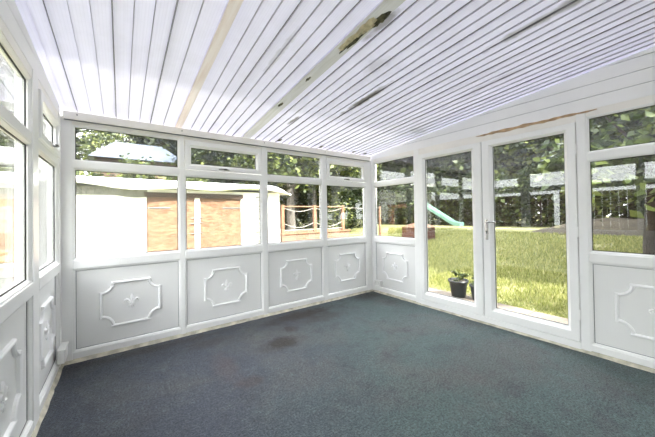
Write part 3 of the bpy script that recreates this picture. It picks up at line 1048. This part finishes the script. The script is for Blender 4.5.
def tree(name, x, y, h, crown, trunk_r, n, size, mat, label, cat='tree', group=None, bark=BARK, seed=1, trunk_h=None, lean=0.0):
    z0 = ground_z(x)
    t = empty(name, (x, y, z0))
    bpy.context.view_layer.update()
    tag(t, label, cat, group)
    th = trunk_h or h * 0.7
    r_ = random.Random(seed)
    bm = bmesh.new()
    pts = [(x + lean * k / 6 * th + r_.uniform(-0.04, 0.04), y + r_.uniform(-0.04, 0.04), z0 - 0.05 + th * k / 6) for k in range(7)]
    tube(bm, pts, [trunk_r * (1.15 - 0.12 * k) for k in range(7)], 10)
    for k in range(5):
        a = r_.uniform(0, 6.28); s = Vector(pts[3 + k % 3])
        e = s + Vector((math.cos(a) * crown[0] * 0.6, math.sin(a) * crown[0] * 0.6, h * 0.22))
        tube(bm, [s, (s + e) / 2 + Vector((0, 0, 0.1)), e], [trunk_r * 0.4, trunk_r * 0.3, trunk_r * 0.12], 6)
    done('trunk', bm, bark, t, smooth=True)
    rx, rz = crown
    zc = z0 + h - rz
    bl = [(x, y, zc, rx, rx, rz)]
    for k in range(5):
        a = r_.uniform(0, 6.28)
        bl.append((x + math.cos(a) * rx * 0.6, y + math.sin(a) * rx * 0.6, zc + r_.uniform(-0.5, 0.4) * rz, rx * 0.55, rx * 0.55, rz * 0.45))
    leaves('foliage', bl, int(n * 1.7), size * 1.25, mat, t, seed)
    return t


def shrub(name, x, y, h, r_, n, size, mat, label, cat='shrub', group=None, seed=1):
    z0 = ground_z(x)
    t = empty(name, (x, y, z0)); bpy.context.view_layer.update()
    tag(t, label, cat, group)
    bm = bmesh.new(); rr = random.Random(seed)
    for k in range(5):
        a = rr.uniform(0, 6.28)
        tube(bm, [(x, y, z0 - 0.02), (x + math.cos(a) * r_ * 0.3, y + math.sin(a) * r_ * 0.3, z0 + h * 0.4), (x + math.cos(a) * r_ * 0.6, y + math.sin(a) * r_ * 0.6, z0 + h * 0.8)], [0.04, 0.03, 0.012], 6)
    done('stem', bm, DARKBARK, t, smooth=True)
    leaves('foliage', [(x, y, z0 + h * 0.5, r_, r_, h * 0.5), (x + r_ * 0.3, y, z0 + h * 0.7, r_ * 0.7, r_ * 0.7, h * 0.33)], n, size, mat, t, seed, fill=0.6)
    return t


# trees beyond the garage, left to right
TG = 'trees beyond the garage'
tree('broad_tree', -3.9, 16.5, 8.5, (2.2, 3.2), 0.25, 5500, 0.26, LEAF_DARK, 'broad dark tree behind the far left end of the garage roof', group=TG, seed=11)
tree('broad_tree', 0.6, 28.5, 11.5, (3.6, 4.2), 0.22, 9000, 0.17, LEAF_MID, 'light green tree rising behind the grey roofed brick house', group=TG, seed=12)
tree('broad_tree', 5.0, 17.8, 8.4, (2.7, 3.3), 0.25, 9000, 0.17, LEAF_DARK, 'dark tree above the orange garage doors', group=TG, seed=13)
tree('broad_tree', 7.0, 16.5, 8.8, (2.6, 3.6), 0.25, 9000, 0.17, LEAF_MID, 'tall light green tree beyond the right end of the garage', group=TG, seed=14)
tree('broad_tree', 10.6, 16.0, 8.5, (2.7, 3.9), 0.24, 7000, 0.24, LEAF_DARK, 'dense dark green tree beyond the far end of the iron railings', group=TG, seed=15)
tree('broad_tree', 14.4, 18.0, 8.5, (3.0, 3.8), 0.26, 6500, 0.26, LEAF_MID, 'leafy tree behind the left end of the long hedge', group=TG, seed=16)
tree('woodland_tree', 6.35, 11.6, 7.0, (1.7, 2.2), 0.21, 3500, 0.2, LEAF_MID, 'tree with a thick grey trunk just behind the first railing post', group=TG, seed=17, trunk_h=5.2)
tree('woodland_tree', 8.25, 12.4, 7.2, (1.8, 2.5), 0.12, 4000, 0.2, LEAF_MID, 'slim trunked tree seen behind the middle railing post', group=TG, seed=18, trunk_h=5.2)
shrub('bush', 9.3, 13.2, 3.0, 1.5, 4200, 0.17, LEAF_MID, 'round green bush filling the gap behind the railings', seed=21)
shrub('bush', 6.9, 14.2, 2.8, 1.5, 3800, 0.17, LEAF_DARK, 'dark bush at the foot of the thick grey trunk', seed=22)
shrub('bush', 8.0, 15.4, 4.2, 2.1, 6000, 0.17, LEAF_DARK, 'wide dark bush behind the middle of the railings', seed=24)
shrub('bush', 11.0, 13.4, 3.4, 1.6, 4500, 0.17, LEAF_DARK, 'dark bush just right of the round green bush', seed=25)
for k, (x, y) in enumerate(((-2.2, 14.2), (0.1, 14.0), (2.5, 14.3))):
    shrub('hedge_bush', x, y, 3.7, 1.5, 5500, 0.16, LEAF_MID, ('leftmost', 'middle', 'right-hand')[k] + ' of the three bushes just behind the garage roof', group='bushes behind the garage roof', seed=121 + k)
for k, (x, y) in enumerate(((5.8, 19.6), (9.6, 19.4), (14.0, 21.0), (17.0, 17.6))):
    shrub('tall_bush', x, y, 5.2, 2.6, 9000, 0.30, LEAF_DARK, 'tall dark bush ' + ('behind the right end of the garage', 'far behind the railings, in the middle', 'far behind the small window beside the doors', 'at the far corner of the hedge')[k], group='tall bushes under the far trees', seed=91 + k)
shrub('bush', 12.6, 14.6, 3.4, 1.8, 4500, 0.19, LEAF_DARK, 'dark bush beyond the small window beside the doors', seed=23)

# long hedge across the far end of the lawn
hz = empty('hedge', (20.0, 9.0, 0.5)); bpy.context.view_layer.update()
tag(hz, 'long clipped green hedge across the far side of the lawn', 'hedge')
hb = []
for k in range(11):
    t = k / 10
    x_ = 17.4 + 1.6 * math.sin(t * 2.2); y_ = 16.5 - 18.0 * t
    hb.append((x_, y_, 2.1, 1.1, 1.35, 1.75))
leaves('foliage', hb, 34000, 0.26, LEAF_HEDGE, hz, 31, fill=0.5)
for b in hb:
    bm = tube(bmesh.new(), [(b[0], b[1], 0.4), (b[0], b[1], 2.4)], [0.08, 0.03], 6)
    done('stem', bm, DARKBARK, hz)
HG = 'trees above the long hedge'
tree('broad_tree', 21.5, 12.0, 9.5, (3.2, 4.2), 0.28, 6500, 0.32, LEAF_DARK, 'dark tree rising over the hedge behind the slide', group=HG, seed=41)
tree('broad_tree', 22.5, 6.3, 9.5, (3.2, 4.3), 0.28, 6500, 0.32, LEAF_MID, 'green tree rising over the hedge seen through the right-hand door', group=HG, seed=42)
tree('broad_tree', 21.5, 0.8, 9.5, (3.2, 4.4), 0.28, 6500, 0.32, LEAF_DARK, 'dark tree over the hedge behind the large leaved laurel', group=HG, seed=43)

tree('broad_tree', 12.9, -0.6, 9.5, (3.0, 3.9), 0.28, 7000, 0.26, LEAF_DARK, 'dark tree on the lawn close behind the large leaved laurel', seed=44)
tree('broad_tree', 12.0, -6.5, 10, (3.4, 4.2), 0.28, 6000, 0.3, LEAF_DARK, 'unseen tree added beyond the right-hand edge of the lawn to shade it', seed=45)  # out of view, added to cast shade over the lawn
tree('broad_tree', 10.9, -4.0, 9.5, (2.7, 3.9), 0.26, 6000, 0.28, LEAF_DARK, 'unseen tree added nearest the house on the right-hand side to shade the lawn', seed=48)  # another tree added outside the frame for its shadow on the grass
tree('broad_tree', 17.8, 21.0, 11, (3.6, 5.0), 0.28, 7000, 0.34, LEAF_DARK, 'tall dark tree filling the corner behind the hedge and the railings', seed=46)
tree('broad_tree', 12.0, 22.0, 11, (3.8, 5.0), 0.28, 7000, 0.34, LEAF_DARK, 'tall dark tree behind the bushes beyond the railings', seed=47)
for k, (x, y, hh) in enumerate(((20.5, 18.0, 11.5), (27.5, 14.5, 12), (28.5, 8.0, 12), (28.0, 1.5, 12), (26.5, 20.5, 12.5), (5.5, 25.5, 12))):
    where = ('over the corner where hedge and bushes meet', 'far behind the slide', 'far behind the middle of the hedge', 'far behind the laurel', 'farthest off, past the corner of the hedge', 'farthest off, past the garage roof')[k]
    tree('distant_tree', x, y, hh, (4.2, 5.2), 0.3, 5500, 0.42, LEAF_DARK, 'big dark tree ' + where, group='tall dark trees in the far background', seed=80 + k)
for k, (x, y) in enumerate(((8.3, -9.5), (13.2, -12.0), (18.5, -7.5), (5.6, -14.5))):  # added out of view to darken what the back windows mirror
    tree('added_side_tree', x, y, 9.5, (3.3, 4.3), 0.28, 6500, 0.36, LEAF_DARK, 'unseen tree added off to the right to darken the back window reflections, ' + ('nearest of its row', 'behind the nearest one', 'farthest from the house', 'beside the house end')[k], group='trees added for the reflections in the window glass', seed=101 + k)
# laurel close to the right-hand window
lt = tree('laurel', 8.6, 0.75, 4.6, (1.55, 1.72), 0.09, 3200, 0.16, LEAF_LAUREL, 'large leaved laurel hanging outside the right-hand window', bark=DARKBARK, seed=51, trunk_h=3.4)

# ------------------------------------------------------------------ garage
gar = empty('garage', (0.5, 9.5, -0.15)); bpy.context.view_layer.update()
tag(gar, 'white rendered garage with a drooping white roof edge', 'garage')
GX0, GX1, GY, GYB, GTOP = -1.28, 4.50, 9.0, 12.2, 2.12
DX0, DX1, DT = 0.55, 3.13, 1.93
bm = bmesh.new()
bm_box(bm, (GX0, GY, -0.2), (DX0, GY + 0.2, GTOP)); bm_box(bm, (DX1, GY, -0.2), (GX1, GY + 0.2, GTOP))
bm_box(bm, (DX0, GY, DT), (DX1, GY + 0.2, GTOP))
bm_box(bm, (GX0, GYB, -0.2), (GX1, GYB + 0.2, GTOP)); bm_box(bm, (GX0, GY + 0.2, -0.2), (GX0 + 0.2, GYB, GTOP)); bm_box(bm, (GX1 - 0.2, GY + 0.2, -0.2), (GX1, GYB, GTOP))
done('wall', bm, RENDER, gar)
# roof sheet: overhanging, soft rolled front edge that sags between fixings
bm = bmesh.new()
nx = 64; rows = []
for i in range(nx + 1):
    x = GX0 - 0.15 + (GX1 + 0.28 - GX0 + 0.15) * i / nx
    sag = 0.05 * math.sin(x * 1.15 + 0.6) + 0.035 * math.sin(x * 2.9 + 1.0)
    endd = max(0, (x - 4.1) / 0.68) ** 2 * 0.30
    yf = GY - 0.34
    zf = 2.16 - sag - endd * 0.2
    pr = [(GYB + 0.4, 2.50 - endd), (GY + 0.6, 2.40 - endd), (yf + 0.22, 2.36 - endd), (yf + 0.06, 2.32 - endd), (yf, 2.25 - endd * 0.7), (yf + 0.01, zf), (yf + 0.05, zf - 0.03), (yf + 0.09, zf), (GY + 0.1, 2.20 - endd * 0.2), (GYB + 0.4, 2.25)]
    rows.append([bm.verts.new((x, a, b)) for a, b in pr])
for i in range(nx):
    for k in range(len(rows[0])):
        k2 = (k + 1) % len(rows[0])
        bm.faces.new((rows[i][k], rows[i][k2], rows[i + 1][k2], rows[i + 1][k]))
bm.faces.new(rows[0]); bm.faces.new(rows[-1][::-1])
done('roof', bm, SHEET, gar, smooth=False)
fm = bmesh.new(); prev = None
for i in range(41):
    x = GX0 + (DX0 + 0.02 - GX0) * i / 40
    zb = 1.93 - 0.05 * max(0, math.sin((x + 0.1) * 4.0)) * (x > -0.1) ; cur = [fm.verts.new(p) for p in ((x, GY - 0.03, zb), (x, GY, zb), (x, GY, 2.14), (x, GY - 0.03, 2.14))]
    if prev:
        for k in range(4): fm.faces.new((prev[k], prev[(k + 1) % 4], cur[(k + 1) % 4], cur[k]))
    else: fm.faces.new(cur)
    prev = cur
fm.faces.new(prev)
done('eave_band', fm, STONE, gar)  # grey band with a wavy foot, painted as the eave's shade line
boxo('eave_shade_band', (DX0 - 0.05, GY - 0.045, DT - 0.03), (DX1 + 0.05, GY - 0.002, 2.03), EAVE_SHADE, gar)  # dark brown strip painted as the sagging roof edge's shade over the doors


def garage_door(x0, x1, hs):
    dd = boxo('door', (x0, GY + 0.03, -0.12), (x1, GY + 0.07, DT - 0.005), OSB, gar)
    for z in (0.25, 1.60):
        bm = bmesh.new()
        xa, xb = (x0, x0 + 0.55) if hs < 0 else (x1 - 0.55, x1)
        bm_box(bm, (xa, GY + 0.018, z - 0.02), (xb, GY + 0.030, z + 0.02), 0.003)
        done('strap_hinge', bm, DARKMETAL, dd)
    return dd


xm = 1.86
dl = garage_door(DX0 + 0.02, xm - 0.005, -1)
dr = garage_door(xm + 0.005, DX1 - 0.02, 1)
m_ = boxo('meeting_batten', (xm - 0.11, GY + 0.0, -0.1), (xm + 0.03, GY + 0.03, DT - 0.03), RENDER, dl)
for z in (0.85, 1.15, 1.3):
    bm = bmesh.new()
    tube(bm, [(xm - 0.22, GY + 0.012, z), (xm - 0.03, GY - 0.02, z), (xm + 0.10, GY + 0.012, z + 0.01)], 0.012, 6)
    done('latch', bm, DARKMETAL, dl)
# right pier with toothed quoins
bm = bmesh.new()
z = -0.1; k = 0
while z < 1.9:
    w_ = 0.30 if k % 2 == 0 else 0.20
    bm_box(bm, (3.84 - w_, GY - 0.035, z), (3.84, GY, z + 0.135), 0.008)
    z += 0.15; k += 1
done('quoin', bm, STONE, gar)

# taller white shed at the left end of the garage
ws_ = empty('shed', (-3.4, 9.6, -0.15)); bpy.context.view_layer.update()
tag(ws_, 'tall white shed with a dark gutter left of the garage', 'shed')
boxo('wall', (-5.4, 8.35, -0.2), (-1.60, 11.0, 2.40), SAGE, ws_)
boxo('eave_band', (-5.5, 8.22, 2.52), (-1.52, 11.1, 2.78), RENDER, ws_, 0.01)
bm = tube(bmesh.new(), [(-5.5, 8.20, 2.46), (-1.50, 8.20, 2.46)], 0.045, 8)
done('gutter', bm, STONE, ws_)
bm = tube(bmesh.new(), [(-1.66, 8.31, 2.42), (-1.66, 8.31, -0.1)], 0.035, 8)
done('downpipe', bm, STONE, ws_)
gt = empty('timber_arch', (-2.1, 7.6, -0.15)); bpy.context.view_layer.update()
tag(gt, 'orange timber arch in front of the white shed outside the left-hand windows', 'garden arch')
for x in (-1.52, -2.60):
    done('post', bm_box(bmesh.new(), (x - 0.08, 7.52, -0.16), (x + 0.08, 7.68, 1.62), 0.008), POSTW, gt)
done('beam', bm_box(bmesh.new(), (-2.75, 7.50, 1.58), (-1.40, 7.70, 1.72), 0.008), POSTW, gt)
bm = bmesh.new()
vs = [bm.verts.new(p) for p in ((-1.66, 7.45, 1.72), (-1.36, 7.45, 1.72), (-1.36, 7.75, 1.72), (-1.66, 7.75, 1.72), (-1.51, 7.6, 1.88))]
for f in ((0, 1, 4), (1, 2, 4), (2, 3, 4), (3, 0, 4), (0, 3, 2, 1)): bm.faces.new([vs[i] for i in f])
done('post_cap', bm, STONE, gt)
ysb = empty('shrub', (-2.0, 7.0, -0.15)); bpy.context.view_layer.update()
tag(ysb, 'yellow leaved shrub climbing by the orange timber arch', 'shrub')
bm = bmesh.new()
tube(bm, [(-2.05, 7.15, -0.2), (-2.0, 7.15, 0.6), (-2.1, 7.15, 1.3)], [0.03, 0.025, 0.01], 6)
done('stem', bm, DARKBARK, ysb, smooth=True)
leaves('foliage', [(-2.05, 7.1, 0.75, 0.40, 0.22, 0.75)], 700, 0.11, LEAF_YEL, ysb, 71, fill=0.8)

# low brick terrace with railings beside the garage
FY = 8.97
ter = boxo('low_brick_wall', (4.56, FY - 0.02, -0.2), (7.65, 10.5, 0.66), TERRABRICK)
tag(ter, 'low orange brick terrace beside the white garage', 'wall')
boxo('coping', (4.53, FY - 0.06, 0.66), (7.69, 10.53, 0.71), POSTW, ter, 0.006)
ft = empty('railing_fence', (6.0, FY + 0.05, 0.71)); bpy.context.view_layer.update()
tag(ft, 'railings with curved pale bars and orange timber posts on the low terrace', 'fence')
PX = [4.62, 5.98, 7.37]
for x in PX:
    bm = bm_box(bmesh.new(), (x - 0.055, FY, 0.71), (x + 0.055, FY + 0.11, 1.72), 0.008)
    done('post', bm, POSTW, ft)
for a, b in zip(PX[:-1], PX[1:]):
    L0, L1 = a + 0.055, b - 0.055
    for nm, z, sg, r_ in (('top_rail', 1.66, 0.0, 0.026), ('curved_bar', 1.60, -0.12, 0.014), ('curved_bar', 1.05, -0.16, 0.014), ('bottom_rail', 0.80, 0.0, 0.022)):
        bm = bmesh.new()
        tube(bm, [(L0 + (L1 - L0) * t / 12, FY + 0.055, z + sg * math.sin(math.pi * t / 12)) for t in range(13)], r_, 6)
        done(nm, bm, POSTW if nm == 'top_rail' else IRON, ft, smooth=True)
    for q in (0.33, 0.66):
        bm = bmesh.new()
        x = L0 + (L1 - L0) * q
        tube(bm, [(x, FY + 0.055, 0.80), (x, FY + 0.055, 1.02)], 0.009, 6)
        done('upright_bar', bm, IRON, ft)
wire = bmesh.new()
tube(wire, [(7.42, FY + 0.055, 1.64), (8.6, FY + 0.2, 1.60), (9.9, FY + 0.4, 1.64)], 0.010, 6)
done('wire', wire, IRON, ft)
# a garden post that carries the far end of the wire
bm = bm_box(bmesh.new(), (9.88, FY + 0.35, ground_z(9.9)), (9.96, FY + 0.43, 1.70), 0.006)
done('post', bm, POSTW, ft)

# brick outbuilding with a slate roof beyond the garage
ob = empty('outbuilding', (0.6, 21.5, -0.15)); bpy.context.view_layer.update()
tag(ob, 'brick house with a blue grey roof showing over the white garage wall', 'building')
boxo('wall', (-1.2, 20.5, -0.2), (3.2, 24.0, 4.85), HOUSEBRICK, ob)
bm = bmesh.new()
vs = [bm.verts.new(p) for p in ((-1.5, 20.2, 4.80), (3.5, 20.2, 4.80), (3.5, 24.3, 4.80), (-1.5, 24.3, 4.80), (-0.3, 22.2, 6.15), (2.3, 22.2, 6.15))]
for f in ((0, 1, 5, 4), (1, 2, 5), (2, 3, 4, 5), (3, 0, 4), (0, 3, 2, 1)): bm.faces.new([vs[i] for i in f])
done('roof', bm, SLATE, ob)

# ------------------------------------------------------------------ slide, planter, pots, fences
sx, sy = 14.2, 9.75
z0 = 0.5
sl = empty('garden_slide', (sx, sy, z0)); bpy.context.view_layer.update()
tag(sl, "mint green children's slide on the lawn in front of the hedge", 'slide')
dr_ = Vector((0.08, -1.0, 0)).normalized()          # downhill direction
sd = Vector((-dr_.y, dr_.x, 0))
top = Vector((sx, sy, z0 + 1.22))
bm = bmesh.new()
prev = None
for k in range(15):
    t = k / 14
    hgt_ = 1.22 * (1 - t) ** 1.25 + 0.12 * t if t < 0.85 else 0.17
    c = Vector((sx, sy, z0)) + dr_ * (2.0 * t); zz = z0 + max(0.16, 1.22 - 1.25 * t if t < 0.8 else 0.22 - 0.3 * (t - 0.8))
    prf = [(-0.26, 0.16), (-0.22, 0.16), (-0.20, 0.02), (0.20, 0.02), (0.22, 0.16), (0.26, 0.16), (0.24, -0.03), (-0.24, -0.03)]
    cur = [bm.verts.new(c + sd * a + Vector((0, 0, zz - z0 + b))) for a, b in prf]
    if prev:
        for q in range(8): bm.faces.new((prev[q], prev[(q + 1) % 8], cur[(q + 1) % 8], cur[q]))
    else: bm.faces.new(cur)
    prev = cur
bm.faces.new(prev[::-1])
done('chute', bm, SLIDEP, sl)
for s_ in (-1, 1):
    bm = bmesh.new()
    a = Vector((sx, sy, z0)) + sd * 0.24 * s_
    tube(bm, [a - dr_ * 0.75 + Vector((0, 0, 0)), a - dr_ * 0.1 + Vector((0, 0, 1.2)), a - dr_ * 0.05 + Vector((0, 0, 1.45))], 0.03, 8)
    done('leg', bm, SLIDEF, sl)
for k in range(1, 5):
    bm = bmesh.new()
    t = k / 5; c = Vector((sx, sy, z0)) - dr_ * (0.75 - 0.65 * t) + Vector((0, 0, 1.2 * t))
    tube(bm, [c - sd * 0.24, c + sd * 0.24], 0.022, 6)
    done('step', bm, SLIDEF, sl)

pl = empty('raised_planter', (10.3, 7.4, ground_z(10.3))); bpy.context.view_layer.update()
tag(pl, 'small red brown wooden box with a sloping orange lid on the lawn', 'box')
gz_ = ground_z(10.3)
bm = bmesh.new()
for k in range(4):
    bm_box(bm, (9.9, 6.95, gz_ - 0.05 + 0.15 * k), (10.7, 8.05, gz_ + 0.09 + 0.15 * k), 0.008)
done('board_wall', bm, REDBOARD, pl)
bm = bmesh.new()
pts = [(9.84, 6.88, gz_ + 0.54), (10.76, 6.88, gz_ + 0.54), (10.76, 8.12, gz_ + 0.54), (9.84, 8.12, gz_ + 0.54), (10.1, 7.5, gz_ + 0.74), (10.5, 7.5, gz_ + 0.74)]
vs = [bm.verts.new(p) for p in pts]
for f in ((0, 1, 5, 4), (1, 2, 5), (2, 3, 4, 5), (3, 0, 4), (0, 3, 2, 1)): bm.faces.new([vs[i] for i in f])
done('lid', bm, POSTW, pl)


def pot(x, y, r_, h, label, seed):
    t = empty('plant_pot', (x, y, -0.13)); bpy.context.view_layer.update()
    tag(t, label, 'plant pot', 'black pots outside the left-hand door')
    bm = bmesh.new()
    prf = [(r_ * 0.72, 0), (r_ * 0.98, h * 0.86), (r_ * 1.08, h * 0.87), (r_ * 1.10, h), (r_ * 0.98, h), (r_ * 0.95, h * 0.88), (0.001, h * 0.86)]
    seg = 24; rings_ = [[bm.verts.new((x + a * math.cos(2 * math.pi * k / seg), y + a * math.sin(2 * math.pi * k / seg), -0.13 + b)) for k in range(seg)] for a, b in prf]
    for A, B in zip(rings_[:-1], rings_[1:]):
        for k in range(seg): bm.faces.new((A[k], A[(k + 1) % seg], B[(k + 1) % seg], B[k]))
    bm.faces.new(rings_[0][::-1])
    done('pot', bm, POTBLACK, t, smooth=True)
    bm = bmesh.new()
    tube(bm, [(x, y, -0.13 + h * 0.84), (x, y, -0.13 + h * 0.90)], r_ * 0.93, 20)
    done('soil', bm, SOIL, t)
    leaves('foliage', [(x, y, -0.13 + h + 0.06, r_ * 0.9, r_ * 0.9, 0.10)], 420, 0.055, LEAF_MID, t, seed, flat=0.2, fill=0.7)


pot(4.83, 2.70, 0.155, 0.29, 'larger black plastic pot with a leafy plant outside the left-hand door', 61)
pot(4.88, 2.38, 0.125, 0.25, 'smaller black plastic pot partly behind the door frame', 62)


def fence(name, p0, p1, h, label, npan):
    t = empty(name, (*p0, ground_z(p0[0]))); bpy.context.view_layer.update()
    tag(t, label, 'fence')
    P0, P1 = Vector((*p0, 0)), Vector((*p1, 0)); d = (P1 - P0); L = d.length; d.normalize(); s = Vector((-d.y, d.x, 0))
    for i in range(npan + 1):
        c = P0 + d * (L * i / npan); z = ground_z(c.x) - 0.05
        bm = bmesh.new(); tube(bm, [c + Vector((0, 0, z)), c + Vector((0, 0, z + h + 0.1))], 0.06, 4)
        done('post', bm, FENCEB, t)
    for i in range(npan):
        bm = bmesh.new()
        a = P0 + d * (L * i / npan + 0.06); nb = int((L / npan - 0.12) / 0.15)
        for k in range(nb):
            q = a + d * (0.15 * k); z = ground_z(q.x)
            e = q + d * 0.14
            vs = [bm.verts.new(v) for v in (q + s * 0.012 + Vector((0, 0, z + 0.04)), e + s * 0.0 + Vector((0, 0, z + 0.04)), e - s * 0.012 + Vector((0, 0, z + 0.04)), q - s * 0.012 + Vector((0, 0, z + 0.04)),
                  q + s * 0.012 + Vector((0, 0, z + h)), e + s * 0.0 + Vector((0, 0, z + h)), e - s * 0.012 + Vector((0, 0, z + h)), q - s * 0.012 + Vector((0, 0, z + h)))]
            for f in ((0, 3, 2, 1), (4, 5, 6, 7), (0, 1, 5, 4), (1, 2, 6, 5), (2, 3, 7, 6), (3, 0, 4, 7)): bm.faces.new([vs[i_] for i_ in f])
        done('board_panel', bm, FENCEB, t)


bm = bmesh.new()
rb = random.Random(5); rows = []
for i in range(30):
    y = 5.0 - 12.0 * i / 29
    q = min(1, (5.0 - y) / 1.5)
    rows.append([bm.verts.new((x + rb.uniform(-0.1, 0.1), y, 0.46 + (z + rb.uniform(-0.04, 0.04)) * q)) for x, z in ((13.4, 0.0), (14.2, 0.14), (15.2, 0.30), (16.4, 0.44), (17.6, 0.52), (21.0, 0.54))])
for a, b in zip(rows[:-1], rows[1:]):
    for k in range(5): bm.faces.new((a[k], a[k + 1], b[k + 1], b[k]))
bk = done('earth_bank', bm, plain('bank_soil', (0.04, 0.032, 0.018), 1.0, var=0.45, vscale=3, bump=0.8, bscale=12), smooth=True)
bk['kind'] = 'structure'
fence('garden_fence', (-2.7, 8.6), (-2.7, -1.6), 2.0, 'tall brown garden fence along the left side of the conservatory', 5)

# ------------------------------------------------------------------ house behind the conservatory
hs = empty('house', (0.5, -4.0, -0.15)); bpy.context.view_layer.update()
tag(hs, 'brick house that the conservatory leans against', 'house')
boxo('wall', (-0.55, -7.5, -0.2), (4.5, YF - 0.23, 5.35), HOUSEBRICK, hs)
bm = bmesh.new()
vs = [bm.verts.new(p) for p in ((-0.75, -0.25, 5.30), (4.7, -0.25, 5.30), (4.7, -7.7, 5.30), (-0.75, -7.7, 5.30), (-0.75, -4.0, 7.4), (4.7, -4.0, 7.4))]
for f in ((0, 1, 5, 4), (2, 3, 4, 5), (1, 2, 5), (3, 0, 4), (0, 3, 2, 1)): bm.faces.new([vs[i] for i in f])
done('roof', bm, SLATE, hs)
